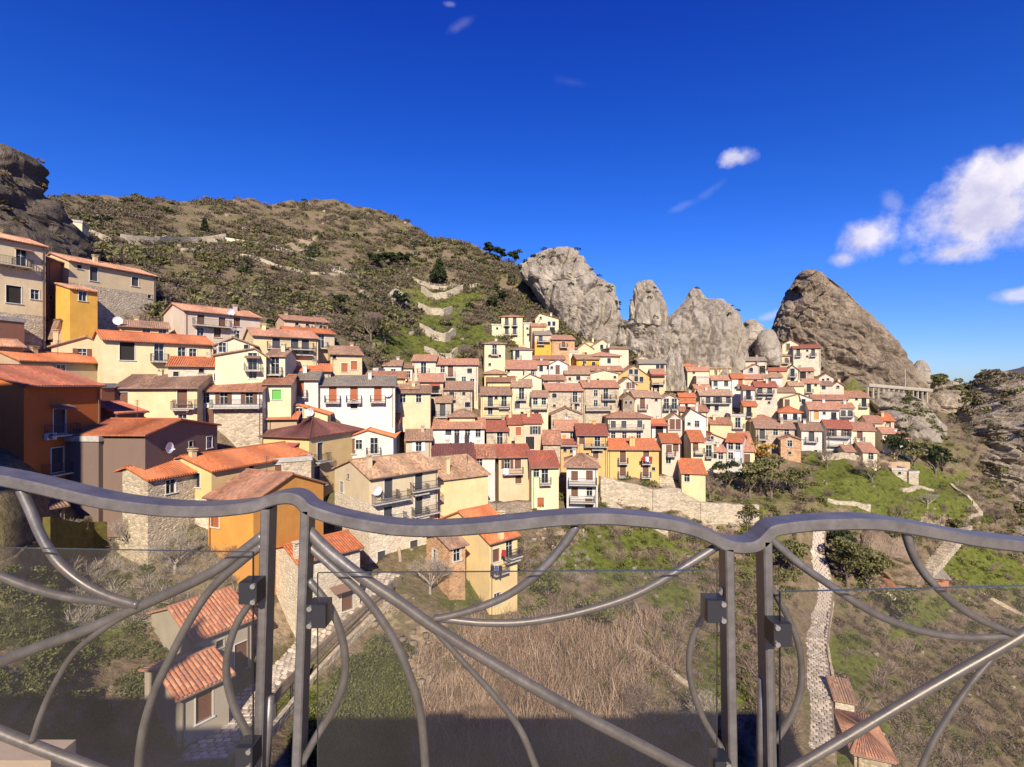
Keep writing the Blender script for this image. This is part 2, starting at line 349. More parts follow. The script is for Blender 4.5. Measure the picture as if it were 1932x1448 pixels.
def groundmat():
    m, t, b = newmat('hillside_ground'); co = coords(t, True)
    at = nn(t, 'ShaderNodeAttribute', attribute_name='grass'); ad = nn(t, 'ShaderNodeAttribute', attribute_name='dirt')
    n1 = noise(t, co, .12, 6, .65); n2 = noise(t, co, 1.4, 6, .7); n3 = noise(t, co, .035, 4)
    scrub = ramp(t, n2, [(.3, (.11,.082,.05)), (.5, (.18,.135,.085)), (.7, (.26,.20,.13))])
    olive = ramp(t, n2, [(.3, (.08,.078,.026)), (.6, (.145,.138,.05)), (.75, (.21,.18,.08))])
    base = mixc(t, ramp(t, n1, [(.48, (0,0,0)), (.68, (1,1,1))]), scrub, olive)
    grass = ramp(t, n2, [(.3, (.07,.08,.016)), (.55, (.13,.145,.03)), (.75, (.20,.19,.06))])
    gm = M('ADD', M('MULTIPLY', at.outputs['Fac'], 1.5, tree=t), M('MULTIPLY', M('SUBTRACT', n1, .62, tree=t), 2.2, tree=t), clamp=True, tree=t)
    c = mixc(t, gm, base, grass)
    dirt = ramp(t, n2, [(.3, (.20,.14,.085)), (.7, (.42,.33,.22))])
    dm = M('MULTIPLY', M('SUBTRACT', M('ADD', ad.outputs['Fac'], n2, tree=t), 1.0, tree=t), 2.6, clamp=True, tree=t)
    c = mixc(t, dm, c, dirt)
    t.links.new(c, b.inputs['Base Color']); b.inputs['Roughness'].default_value = 1
    b.inputs['Specular IOR Level'].default_value = .1
    bump(t, b, n2, .9, .5); return m
gm_ = groundmat()
ter = link(bpy.data.objects.new('hillside_terrain', np_mesh('hillside_terrain', V, FF, gm_, True, {'grass': pad(gr), 'dirt': pad(di)}))); tag(ter, kind='structure')
g2 = MB(); g2.box(-400, 400, -220, 7, -17.6, -17.0); tag(g2.build('valley_ground', gm_), kind='structure')
# far hills to the horizon
def farhill():
    xs = np.linspace(-2500, 4600, 160); pts = []
    ridge = np.interp(xs, [-2500,1400,1740,1790,1850,1875,1932,2100,2600,4600], [735,745,742,728,722,706,690,640,600,640])
    rowsN = 14; v = []
    for k in range(rowsN):
        Yk = 1500-k*70 if k < 10 else 870-(k-10)*120; f_ = 1-k/(rowsN-1)
        for i, x in enumerate(xs):
            z = (CY-ridge[i])/F*1500
            z = -160+(z+160)*f_**.8+8*mn.fractal(Vector((x*.01, k*.35, 3)), 1, 2, 4)
            v.append(((x-CX)/F*1500, Yk, z))
    n_ = len(xs)
    v2 = [(a, 1900, -160) for a, _, _ in v[:n_]]; v = v2+v
    fs = [(k*n_+i, (k+1)*n_+i, (k+1)*n_+i+1, k*n_+i+1) for k in range(rowsN) for i in range(n_-1)]
    m, t, b = newmat('far_haze_wood'); n = noise(t, coords(t, True), .02, 8, .75)
    t.links.new(ramp(t, n, [(.35, (.055,.045,.05)), (.65, (.12,.095,.09))]), b.inputs['Base Color']); b.inputs['Roughness'].default_value = 1  # purplish brown carries the bluish haze of distance in its colour
    o = link(bpy.data.objects.new('far_hills', np_mesh('far_hills', np.array(v), np.array(fs)[:, ::-1], m, True))); tag(o, kind='structure')
farhill()
vp = MB(); vp.box(-9000, 9000, 300, 14000, -162, -160); tag(vp.build('valley_floor', flat('valley_earth', (.10,.09,.05), 1)), kind='structure')

# ---------------------------------------------------------------- rock walls and pinnacles
def rockmat(name, a, b_, veg=.0, streak=(1,1,.25), rot=0.):
    m, t, b = newmat(name); co = coords(t, True)
    mp = nn(t, 'ShaderNodeMapping'); mp.inputs['Scale'].default_value = streak; mp.inputs['Rotation'].default_value = (0, rot, 0); t.links.new(co, mp.inputs[0])
    n1 = noise(t, mp.outputs[0], .28, 9, .68); n2 = noise(t, co, 1.3, 8, .7); n3 = noise(t, co, .07, 5, .6)
    c = ramp(t, n1, [(.30, scale_c(b_, .42)), (.43, b_), (.56, a), (.70, scale_c(a, 1.3))])
    c = mixc(t, .35, c, ramp(t, n2, [(.3, scale_c(b_, .5)), (.6, scale_c(a, 1.2))]))
    c = mixc(t, ramp(t, n3, [(.45, (0,0,0)), (.6, (1,1,1))]), c, tuple(x*.6+y*.4 for x, y in zip(b_, a)))
    if veg:
        geo = t.nodes.new('ShaderNodeNewGeometry'); sx = t.nodes.new('ShaderNodeSeparateXYZ'); t.links.new(geo.outputs['Normal'], sx.inputs[0])
        f = M('MULTIPLY', M('SUBTRACT', M('ADD', sx.outputs[2], M('MULTIPLY', n3, 1.2, tree=t), tree=t), 1.15-veg, tree=t), 5, clamp=True, tree=t)
        c = mixc(t, f, c, (.07,.075,.025))
    t.links.new(c, b.inputs['Base Color']); b.inputs['Roughness'].default_value = .95
    b.inputs['Specular IOR Level'].default_value = .15
    bump(t, b, M('ADD', n1, M('MULTIPLY', n2, .6, tree=t), tree=t), 1.0, 1.2); return m
RKL = rockmat('limestone_pale', (.46,.40,.315), (.25,.21,.165), .0)
RKB = rockmat('rock_brown', (.33,.26,.185), (.18,.14,.10), .0, (1.6,1,.3), -.75)
RKD = rockmat('rock_dark', (.47,.39,.28), (.25,.195,.14), .0)
def rock(name, prof, Yd, thick, mat, label, amp=1., nr=110, ns=150, lean=0., seed=0, sq=.75, crack=1., cat='rock', dent=None, ray=True, strata=(0., 1.)):
    prof = sorted(prof); ys = np.array([p[0] for p in prof], float); xl = np.array([p[1] for p in prof], float); xr = np.array([p[2] for p in prof], float)
    yy = ys[0]+(ys[-1]-ys[0])*np.linspace(0, 1, nr)**1.15; v = []
    for k, y in enumerate(yy):
        a, b = np.interp(y, ys, xl), np.interp(y, ys, xr); f_ = k/(nr-1)
        cx, hw = (a+b)/2, (b-a)/2
        if k == 0: hw *= .55
        dn = dent or (0, 0, 1, 1, 0)
        yk = Yd-lean*f_
        for j in range(ns):
            u_ = j/ns; th = (math.pi+math.pi*u_/.72) if u_ < .72 else (math.pi*(u_-.72)/.28); th = -th+math.pi if 0 else th; c_, s_ = math.cos(th), math.sin(th)
            ex = math.copysign(abs(c_)**sq, c_); ey = math.copysign(abs(s_)**sq, s_)
            W2 = hw/F*Yd; tk = max(thick*(.25+.75*min(1, f_*2.2)), .3)*min(1, .35+W2/ max(thick,1))
            ey = -ey; qv = (cx-CX)/F if ray else 0.; nq = math.hypot(qv, 1); Wp = W2/nq
            P = Vector(((cx-CX)/F*yk+Wp*ex/nq-tk*ey*qv/nq, yk-Wp*ex*qv/nq-tk*ey/nq, (CY-y)/F*(Yd-lean*f_-(tk*.8 if y < CY else 0)*f_)))
            q = P*.055+Vector((seed*7.3, seed, seed*3.1))
            d = mn.fractal(Vector((q.x*1.1, q.y*1.1, q.z*.7)), .8, 2.2, 6)
            sa_, ss_ = math.cos(strata[0]), math.sin(strata[0]); al, ac_ = P.x*sa_+P.z*ss_, -P.x*ss_+P.z*sa_
            vd = mn.voronoi(Vector((ac_*.11*strata[1], P.y*.05, al*.035+seed)))[0]; v2 = mn.voronoi(Vector((ac_*.3*strata[1]+9, P.y*.12, al*.1+seed)))[0]
            e1 = max(0, 1-(vd[1]-vd[0])*5.5); e2 = max(0, 1-(v2[1]-v2[0])*5)
            dd = amp*(2.4*d - crack*(2.6*e1+1.0*e2) + (1.1 if seed == 7 else .5)*(mn.cell(Vector((ac_*.11*strata[1], P.y*.05, al*.035+seed)))-.5) + .45*mn.noise(P*.9))
            bur = max(0., min(1., f_*12))
            dd *= .35+.65*bur
            side = abs(ex)
            if dent and ey > 0:
                r_ = math.hypot(((P.x*F/max(P.y, 1)+CX)-dn[0]-4*mn.noise(P*.4))/dn[2], (y-dn[1]-5*mn.noise(P*.3))/dn[3]); ps_ = dn[4]*max(0., min(1., (1-r_)*5)); P.x += ps_*P.x/P.y; P.z += ps_*P.z/P.y; P.y += ps_
            P.x += dd*ex*.3; P.y -= dd*(ey if abs(ey) > .2 else .2); P.z += .5*dd*(1-f_)*.4
            v.append(P)
    v.append(Vector(((xl[0]+xr[0])/2/F*Yd-CX/F*Yd, Yd, (CY-ys[0])/F*Yd+.2)))
    v = np.array([tuple(p) for p in v]); fs = []
    for k in range(nr-1):
        for j in range(ns):
            j2 = (j+1) % ns; fs.append((k*ns+j, (k+1)*ns+j, (k+1)*ns+j2, k*ns+j2))
    T_ = len(v)-1
    me = bpy.data.meshes.new(name); me.from_pydata([tuple(p) for p in v], [], fs+[(T_, j, (j+1) % ns) for j in range(ns)])
    me.materials.append(mat); me.polygons.foreach_set('use_smooth', [False]*len(me.polygons)); me.update()
    o = link(bpy.data.objects.new(name, me)); return tag(o, label, cat)
rock('limestone_cliff', [(470,1035,1085),(478,1012,1094),(486,996,1101),(500,976,1106),(518,984,1120),(530,992,1132),(534,1000,1152),(548,1006,1160),(570,1020,1165),(600,1035,1170),(650,1050,1180),(700,1060,1195),(740,1060,1200)], 168, 24, RKL,
     'pale limestone cliff with dark bushes on its crest beside the brown hill', 1.15, seed=1, lean=8, strata=(1.35, 1.0))
rock('rock_pinnacle', [(530,1203,1234),(538,1196,1241),(555,1190,1249),(580,1187,1255),(605,1187,1260),(640,1189,1266),(690,1195,1275),(730,1200,1280)], 160, 15, RKL, 'slim upright limestone pinnacle standing apart with blue sky on both sides', .85, seed=2, lean=5, strata=(1.5, 1.3))
rock('rock_pinnacle', [(545,1302,1320),(553,1295,1327),(564,1290,1340),(570,1284,1366),(577,1276,1374),(588,1262,1385),(600,1255,1394),(625,1238,1404),(655,1214,1410),(700,1200,1410),(740,1196,1420)], 156, 17, RKL, 'broad twin topped limestone pinnacle between the slim pinnacle and the great dome', 1.0, seed=3, lean=5, strata=(1.45, 1.2))
rock('rock_pinnacle', [(600,1150,1176),(612,1150,1200),(618,1150,1262),(632,1150,1290),(680,1140,1310),(740,1140,1320)], 148, 9, RKL, 'low saddle of rock joining the feet of the pinnacles', 1.1, 100, 140, seed=4, strata=(1.5, 1.6))
rock('rock_outcrop', [(648,1264,1284),(672,1256,1290),(700,1248,1294),(738,1246,1298)], 130, 5, RKL, 'grey rock foot showing between the ochre gable and the orange roofed houses', .6, 50, 70, seed=16, strata=(1.5, 1.5))
rock('rock_outcrop', [(603,1408,1428),(612,1402,1436),(630,1399,1446),(660,1396,1456),(700,1390,1470)], 160, 9, RKL, 'small blocky outcrop wedged between broad pinnacle and great dome', .7, 50, 60, seed=5)
rock('boulder', [(622,1438,1458),(634,1428,1468),(650,1424,1474),(668,1424,1478),(690,1430,1480)], 148, 6, RKL, 'rounded pale boulder at the foot of the great dome above the top houses', .35, 40, 60, seed=6, sq=1)
rock('rock_dome', [(510,1515,1532),(516,1504,1552),(525,1494,1566),(540,1486,1584),(556,1478,1604),(575,1470,1624),(594,1462,1642),(615,1455,1662),(640,1450,1682),(665,1452,1698),(700,1456,1716),(728,1460,1732),(750,1470,1745),(790,1490,1760)], 172, 15, RKB,
     'huge brown rock dome with slanting ledges towering over the village edge', 1.7, 170, 240, seed=7, lean=14, sq=.8, crack=.6, dent=(1489, 558, 25, 16, 5.), strata=(-.95, 1.0))
rock('rock_outcrop', [(680,1730,1744),(688,1724,1751),(702,1719,1757),(725,1714,1764),(750,1712,1772),(780,1712,1780)], 166, 7, RKL, 'pale knob of rock leaning against the low end of the great dome', .6, 50, 60, seed=8)
rock('rock_slab', [(738,1620,1712),(750,1632,1738),(770,1650,1756),(795,1676,1776),(820,1700,1784),(845,1730,1790)], 134, 8, RKL, 'bare pale rock slab falling away beneath the arcaded walkway', 1.4, 60, 80, seed=9, lean=10)
rock('rock_outcrop', [(714,1768,1784),(724,1758,1802),(742,1752,1822),(765,1752,1834),(800,1758,1842),(850,1775,1850)], 150, 12, RKD, 'rugged outcrop with brown scrub beyond the rock slab', 1.3, 60, 80, seed=10)
rock('limestone_cliff', [(698,1856,1892),(706,1845,1908),(722,1838,1924),(745,1828,1950),(775,1812,1990),(810,1800,2040),(860,1806,2060),(900,1836,2080),(950,1872,2090),(1000,1900,2090)], 150, 16, RKD, 'long weathered cliff with pale ribs of rock across the ravine', 2.0, 130, 180, seed=11, lean=42, strata=(-.9, 1.6), crack=1.3)
rock('limestone_cliff', [(276,-70,14),(286,-90,30),(300,-110,37),(312,-120,34),(330,-140,32),(345,-150,46),(365,-170,58),(395,-200,72),(430,-220,98),(470,-250,120),(520,-260,140),(600,-260,150)], 80, 16, rockmat('rock_shade_umber', (.20,.16,.12), (.10,.08,.06)), 'grey brown crag rising over the top corner house', 1.2, 100, 160, seed=12, ray=False, sq=.7, strata=(1.2, 1.2))  # umber darkened to paint in the shade the crag lies in
rock('rock_outcrop', [(545,742,750),(552,732,762),(575,722,770),(600,715,778),(622,710,790)], 138, 5, RKL, 'small craggy outcrop among bushes in the middle of the hillside', .6, 30, 40, seed=14)
rock('rock_outcrop', [(1002,1640,1700),(1012,1622,1712),(1040,1618,1724),(1070,1640,1738),(1100,1680,1745)], 84, 4, rockmat('rock_red', (.36,.27,.185), (.22,.16,.11)), 'reddish eroded rock bank beneath the terrace rail near the stairs', .5, 40, 60, seed=15)

# ---------------------------------------------------------------- houses
MC = {}
def cached(key, fn):
    if key not in MC: MC[key] = fn()
    return MC[key]
def frame_mesh(w, h, mat, arch=False):
    def f():
        m = MB(); t = .07; d = .04
        m.box(-w/2-t, -w/2, -d, .1, -.0, h); m.box(w/2, w/2+t, -d, .1, 0, h)
        if arch:
            K = 8; pr = None
            for i in range(K+1):
                a = math.pi*i/K; p = (w/2*math.cos(a), h+w*.32*math.sin(a)); q = ((w/2+t)*math.cos(a), h+(w*.32+t)*math.sin(a))
                if pr: m.hexa([(pr[0][0],-d,pr[0][1]),(pr[1][0],-d,pr[1][1]),(q[0],-d,q[1]),(p[0],-d,p[1]),(pr[0][0],.1,pr[0][1]),(pr[1][0],.1,pr[1][1]),(q[0],.1,q[1]),(p[0],.1,p[1])])
                pr = (p, q)
        else: m.box(-w/2-t, w/2+t, -d, .1, h, h+t)
        m.box(-w/2-.14, w/2+.14, -.12, .08, -.08, 0)
        return m.mesh('window_frame', mat)
    return cached(('fr', round(w,2), round(h,2), mat.name, arch), f)
def pane_mesh(w, h, mat, arch=False, bars=True):
    def f():
        m = MB()
        if arch:
            pts = [(-w/2, .14, 0), (w/2, .14, 0)]+[(w/2*math.cos(math.pi*i/8), .14, h+w*.32*math.sin(math.pi*i/8)) for i in range(9)]
            m.face(pts)
        else: m.box(-w/2+.001, w/2-.001, .13, .16, .001, h-.001)
        return m.mesh('window_pane', mat)
    return cached(('pa', round(w,2), round(h,2), mat.name, arch), f)
def sash_mesh(w, h):
    def f():
        m = MB(); t = .045
        for x in (-w/2+t/2+.002, 0, w/2-t/2-.002): m.box(x-t/2, x+t/2, .09, .125, .002, h-.002)
        m.box(-w/2+.05, w/2-.05, .095, .12, h*.62, h*.62+.04)
        return m.mesh('window_sash', MT['frame'])
    return cached(('sa', round(w,2), round(h,2)), f)
def shut_mesh(w, h, mat):
    def f():
        m = MB(); m.box(0, w, -.045, 0, 0, h)
        n = max(3, int(h/.16))
        for i in range(n): z = h*(i+.5)/n; m.box(.05, w-.05, -.065, -.046, z-.03, z+.03)
        return m.mesh('shutter', mat)
    return cached(('sh', round(w,2), round(h,2), mat.name), f)
def balc_mesh(w, d=.85):
    def f():
        m = MB(); m.box(-w/2, w/2, -d, 0, -.14, 0)
        for x in np.linspace(-w/2+.25, w/2-.25, max(2, int(w/2)+1)): m.box(x-.07, x+.07, -d*.7, 0, -.34, -.141)
        return m.mesh('balcony', MT['concrete'])
    return cached(('ba', round(w,1), d), f)
def rail_mesh(w, d=.85):
    def f():
        m = MB(); h = .95; r = .016
        m.box(-w/2, w/2, -d, -d+.035, h, h+.04); m.box(-w/2, w/2, -d, -d+.03, .08, .11)
        for s in (-1, 1):
            x = s*(w/2-.02); m.box(x-.018, x+.018, -d, 0, h, h+.04)
            for y in np.arange(-d+.12, -.02, .14): m.box(x-r*.6, x+r*.6, y-r*.6, y+r*.6, 0, h)
        n = int(w/.14)
        for i in range(n+1):
            x = -w/2+.02+(w-.04)*i/n; m.box(x-r*.6, x+r*.6, -d+.005, -d+.025, 0, h)
        return m.mesh('balcony_railing', MT['iron'])
    return cached(('ra', round(w,1), d), f)
def wall_face(m, P0, ux, uy, W, z0, z1, ops, split=None, rev=.2, mi=0, ml=1):
    """wall in the plane through P0 along (ux,uy); outward normal = (uy,-ux). ops: (x,z,w,h) holes with real depth"""
    ops = [o for o in ops if o[0]-o[2]/2 > .05 and o[0]+o[2]/2 < W-.05 and o[1]+o[3] < z1-.05]
    xs = sorted({0, W, *[o[0]-o[2]/2 for o in ops], *[o[0]+o[2]/2 for o in ops]}); zs = {z0, z1, *[o[1] for o in ops], *[o[1]+o[3] for o in ops]}
    if split is not None and z0 < split < z1: zs.add(split)
    zs = sorted(zs)
    P = lambda x, z, d=0.: (P0[0]+ux*x-uy*d, P0[1]+uy*x+ux*d, z)
    for i in range(len(xs)-1):
        for j in range(len(zs)-1):
            xm, zm = (xs[i]+xs[i+1])/2, (zs[j]+zs[j+1])/2
            if any(abs(xm-o[0]) < o[2]/2 and o[1] < zm < o[1]+o[3] for o in ops): continue
            m.face([P(xs[i],zs[j]), P(xs[i+1],zs[j]), P(xs[i+1],zs[j+1]), P(xs[i],zs[j+1])], ml if split is not None and zm < split else mi)
    for (x, z, w_, h) in ops:
        a, b, c, d = x-w_/2, x+w_/2, z, z+h
        for q in (((a,c),(a,d)), ((a,d),(b,d)), ((b,d),(b,c)), ((b,c),(a,c))):
            m.face([P(*q[0]), P(*q[1]), P(*q[1], rev), P(*q[0], rev)], mi)
    return ops
SIZES = {'w': (.9,1.25), 's': (1.0,1.4), 'o': (.9,1.35), 'd': (1.0,2.1), 'b': (1.05,2.15), 'a': (.95,1.1), 'k': (.55,.55), 'D': (1.5,2.2), 'x': (1.1,2.1), 'g': (1.1,1.3), 'p': (.95,2.1), 'q': (.8,1.4), 'A': (3.,2.2), 'r': (1.05,2.1), 't': (1.05,2.2)}
def add_opening(root, kind, x, z, frame_xf, sc_, opt, sc2=1.):
    """frame_xf(x,z) -> location and rotation in the house's own frame"""
    loc, rz = frame_xf(x, z)
    w, h = SIZES[kind]; w, h = w*sc2, h*sc2
    shc = MT[opt.get('sc', 'brown')]
    fm = MT[opt.get('fc', 'frame')] if kind not in 'k' else MT['concrete']
    arch = kind in 'aA'
    nm = 'door' if kind in 'dDxtr' else 'window'
    if arch: h *= .8
    o = link(bpy.data.objects.new(nm, frame_mesh(w, h, fm, arch)), root); o.location = loc; o.rotation_euler = (0, 0, rz)
    pm = MT['glass'] if kind in 'wobqaA' else MT['darkhole'] if kind in 'Dk' else shc
    if kind == 'g': pm = MT['gwin']
    if kind == 'p': pm = MT['orangew']
    pn = 'door_leaf' if kind in 'dDxt' else 'pane'
    if kind in 'srt': pn = 'shutter'
    p = link(bpy.data.objects.new(pn, pane_mesh(w, h, pm, arch)), o)
    if kind in 'wob' and sc_ < 2: link(bpy.data.objects.new('sash', sash_mesh(w, h)), o)
    if kind == 'o' or (kind == 'b' and opt.get('bs')):
        for s in (-1, 1):
            q = link(bpy.data.objects.new('shutter', shut_mesh(w/2, h, shc)), o); q.location = (w/2+.02 if s > 0 else -w-.02, -.055, 0)
    if kind in 'brt':
        bw = opt.get('bw', 1.9); b = link(bpy.data.objects.new('balcony', balc_mesh(bw)), root); b.location = (loc[0], loc[1], loc[2]-.12); b.rotation_euler = (0, 0, rz)
        link(bpy.data.objects.new('railing', rail_mesh(bw)), b)
HN = [0]
HOUSES = []
def H(x0, x1, ye, yb, a, roof, wall, rc, wins='', label='', **k):
    HN[0] += 1; seed = HN[0]; rnd = random.Random(seed*13)
    a = R(a); xc = (x0+x1)/2; Yc = k['Y']*1.22 if 'Y' in k else float(D(xc, yb))
    ca, sa = math.cos(a), math.sin(a); Xc = (xc-CX)/F*Yc
    def tpar(q, P=(Xc, Yc), u=(ca, sa)):
        s = (q-CX)/F; return (s*P[1]-P[0])/(u[0]-s*u[1])
    t0, t1 = sorted((tpar(x0), tpar(x1)))
    zb = (CY-yb)/F*Yc; ze = (CY-ye)/F*Yc-zb; W = t1-t0; dp = k.get('dp', 8); ext = k.get('ext', 4.5)
    # root at the middle of the front, on the ground
    mx = (t0+t1)/2; rx, ry = Xc+mx*ca, Yc+mx*sa
    root = empty(k.get('name', 'house'), (rx, ry, zb), a, label, k.get('cat', 'house'), k.get('group', 'houses of the hillside village'))
    hw = W/2
    lo = k.get('lo'); split = None; mats = [WM[wall], WM[lo[0]] if lo else WM[wall]]
    if lo: split = (CY-lo[1])/F*Yc-zb
    # faces: F (front), L (left side), R (right side) with their start, direction, length
    faces = {'F': ((-hw, 0), (1, 0), W), 'L': ((-hw, dp), (0, -1), dp), 'R': ((hw, 0), (0, 1), dp)}
    def world(p): return (rx+p[0]*ca-p[1]*sa, ry+p[0]*sa+p[1]*ca)
    ops = {'F': [], 'L': [], 'R': []}; items = []
    toks = wins.split()
    if toks == ['*']:
        toks = []; nf = max(1, int(ze/3.0)); nc = max(1, int(W/2.9)); bt = rnd.choice('wwob')
        for i in range(nf):
            for j in range(nc):
                ty = rnd.choice('wwsqb' if i < nf-1 or nf == 1 else 'wdsw'); items.append(('F', ty, W*(j+.5)/nc+rnd.uniform(-.3, .3), ze-1.0-i*2.9-SIZES[ty][1]*.75))
    for tk in toks:
        fc = 'F'
        if tk[0] in 'LR' and tk[1] == ':': fc = tk[0]; tk = tk[2:]
        ty = tk[0]; rest = tk[1:]
        if ty == 'B':
            xs_, y_ = rest.split(','); b0, b1 = map(float, xs_.rsplit('-', 1))
            (sx, sy), (dx, dy), L = faces[fc]; ws = world((sx, sy)); wd = (dx*ca-dy*sa, dx*sa+dy*ca)
            i0, i1 = sorted((tpar(b0, ws, wd), tpar(b1, ws, wd))); xm = (i0+i1)/2; Yp = ws[1]+wd[1]*xm; z = (CY-float(y_))/F*Yp-zb
            bw = max(1.2, round(i1-i0, 1)); dpt = k.get('bd', .95)
            b = link(bpy.data.objects.new('balcony', balc_mesh(bw, dpt)), root); b.location = (sx+dx*xm, sy+dy*xm, z); b.rotation_euler = (0, 0, math.atan2(dy, dx))
            link(bpy.data.objects.new('railing', rail_mesh(bw, dpt)), b); continue
        x_, y_ = map(float, rest.split(','))
        (sx, sy), (dx, dy), L = faces[fc]; ws = world((sx, sy)); wd = (dx*ca-dy*sa, dx*sa+dy*ca)
        t = tpar(x_, ws, wd); Yp = ws[1]+wd[1]*t; z = (CY-y_)/F*Yp-zb
        items.append((fc, ty, t, z))
    done = []
    for (fc, ty, t, z) in items:
        (sx, sy), (dx, dy), L = faces[fc]; rot = math.atan2(dy, dx)
        if ty in 'cCnNuh':   # fittings: dish, conditioner, awning, laundry, hood
            m = MB()
            if ty == 'c':
                K = 14; r = .55*k.get('ds', 1); prev = None
                for ring in range(3):
                    rr = r*(ring+1)/3; yy = -.55+.10*((ring+1)/3)**2*-1
                    cur = [(rr*math.cos(6.283*i/K), -.45-.12*(1-(rr/r)**2)*-1, rr*math.sin(6.283*i/K)) for i in range(K)]
                    if prev:
                        for i in range(K): m.face([prev[i], prev[(i+1) % K], cur[(i+1) % K], cur[i]])
                    else: m.face(cur)
                    prev = cur
                m.tube([(0, -.33, 0), (0, .02, -.1)], .03, 6); m.tube([(0, -.35, -.5*r), (0, -.9, -.15)], .018, 5); m.box(-.06, .06, -.98, -.86, -.2, -.08)
                o = m.build('satellite_dish', MT['dish'], root)
            elif ty == 'C':
                m.box(-.42, .42, -.36, -.03, 0, .6); o = m.build('air_conditioner', MT['acw'], root)
                f2 = MB(); f2.tube([(-.1, -.375, .3), (-.1, -.36, .3)], .22, 14); f2.build('fan_grille', MT['greyd'], o)
            elif ty in 'nN':
                wd_ = 1.8 if ty == 'n' else 3.2
                m.hexa([(-wd_/2,-1.0,-.35),(wd_/2,-1.0,-.35),(wd_/2,0,0),(-wd_/2,0,0),(-wd_/2,-1.0,-.29),(wd_/2,-1.0,-.29),(wd_/2,0,.06),(-wd_/2,0,.06)])
                o = m.build('awning', MT[k.get('ac', 'awnb')], root)
            else: continue
            o.location = (sx+dx*t, sy+dy*t, z); o.rotation_euler = (0, 0, rot); continue
        s2 = k.get('ws', 1.); w_, h_ = SIZES[ty][0]*s2, SIZES[ty][1]*s2
        if ty in 'aA': h_ *= .8
        t = min(max(t, w_/2+.25), L-w_/2-.25)
        if w_+.5 > L: continue
        z0 = z-h_/2
        lim = ze-.12 if roof not in 'G' or fc != 'F' else ze+.2
        if not (roof == 'G' and fc == 'F'): z0 = max(.05, min(z0, ze-.22-h_)) if ze > h_+.4 else z0
        isg = z0+h_ > ze-.1
        if isg and not (roof == 'G' and fc == 'F'): continue
        if not isg:
            if any(o_[0]-o_[2]/2-.12 < t+w_/2 and o_[0]+o_[2]/2+.12 > t-w_/2 and o_[1]-.1 < z0+h_ and o_[1]+o_[3]+.1 > z0 for o_ in ops[fc]): continue
            ops[fc].append((t, z0, w_, h_)); off = 0.
        else: off = -.17
        done.append((fc, ty, t, z0, off))
    m = MB()
    top = ze
    back = ze
    for fc in 'FLR':
        (s, d, L) = faces[fc]; wall_face(m, s, d[0], d[1], L, -ext, ze, ops[fc], split)
    m.face([(hw, dp, -ext), (-hw, dp, -ext), (-hw, dp, ze), (hw, dp, ze)], 0)
    sl = k.get('s', .32); oh = k.get('oh', .4); zp = ze
    ms = MB(); T = .13
    def slab(p):  # p: 4 bottom points ccw seen from above, first two along the eave
        e = (Vector(p[1])-Vector(p[0])); L_ = e.length; e.normalize()
        uvs = [((Vector(q)-Vector(p[0])).dot(e), ((Vector(q)-Vector(p[0]))-e*((Vector(q)-Vector(p[0])).dot(e))).length) for q in p]
        ms.hexa(list(p)+[(q[0], q[1], q[2]+T) for q in p], 0, uvs+uvs)
        if Yc < 85 and roof != 'F' and wall != 'x' and not k.get('noribs'):
            a_, b_, c_, d_ = [Vector(q)+Vector((0, 0, T)) for q in p]; n_ = int(L_/.25)
            for i in range(n_):
                f0 = (i+.3)/n_; f1 = (i+.72)/n_; fm = (f0+f1)/2
                q0, q1, qm = a_.lerp(b_, f0), a_.lerp(b_, f1), a_.lerp(b_, fm)+Vector((0, 0, .07))
                r0, r1, rm = d_.lerp(c_, f0), d_.lerp(c_, f1), d_.lerp(c_, fm)+Vector((0, 0, .07))
                L2 = (d_-a_).length
                ms.face([q0, qm, rm, r0], 0, [(f0*L_,0),(fm*L_,0),(fm*L_,L2),(f0*L_,L2)]); ms.face([qm, q1, r1, rm], 0, [(fm*L_,0),(f1*L_,0),(f1*L_,L2),(fm*L_,L2)]); ms.face([q0, q1, qm])
    if roof == 'E':
        zr = ze+sl*dp/2; y2 = dp/2
        if k.get('pk') is not None: zr = (CY-k['pk'])/F*(Yc+dp/2*ca)-zb; zr = max(ze+.3, min(zr, ze+dp*.45)); sl = (zr-ze)/(dp/2)
        for s in (-1, 1): m.face([(s*hw, 0, ze), (s*hw, dp, ze), (s*hw, y2, zr)], 0)
        r = .25
        slab([(-hw-r, -oh, ze-sl*oh), (hw+r, -oh, ze-sl*oh), (hw+r, y2, zr), (-hw-r, y2, zr)])
        slab([(hw+r, dp+oh, ze-sl*oh), (-hw-r, dp+oh, ze-sl*oh), (-hw-r, y2, zr), (hw+r, y2, zr)])
        ms.tube([(-hw-r, y2, zr+T+.02), (hw+r, y2, zr+T+.02)], .11, 6)
    elif roof == 'G':
        pkx = k.get('px'); xr_ = 0. if pkx is None else tpar(pkx)-mx
        if k.get('pk') is not None: zr = (CY-k['pk'])/F*Yc-zb; zr = max(ze+.2, zr)
        else: zr = ze+sl*hw
        m.face([(-hw, 0, ze), (hw, 0, ze), (xr_, 0, zr)], 0); m.face([(hw, dp, ze), (-hw, dp, ze), (xr_, dp, zr)], 0)
        s1 = (zr-ze)/max(.5, xr_+hw); s2_ = (zr-ze)/max(.5, hw-xr_); f = .3
        slab([(-hw-oh, dp+f, ze-s1*oh), (-hw-oh, -f, ze-s1*oh), (xr_, -f, zr), (xr_, dp+f, zr)])
        slab([(hw+oh, -f, ze-s2_*oh), (hw+oh, dp+f, ze-s2_*oh), (xr_, dp+f, zr), (xr_, -f, zr)])
        ms.tube([(xr_, -f, zr+T+.02), (xr_, dp+f, zr+T+.02)], .11, 6)
    elif roof == 'H':
        hr = sl*min(hw, dp/2); zr = ze+hr; ins = min(hw*.95, dp/2)
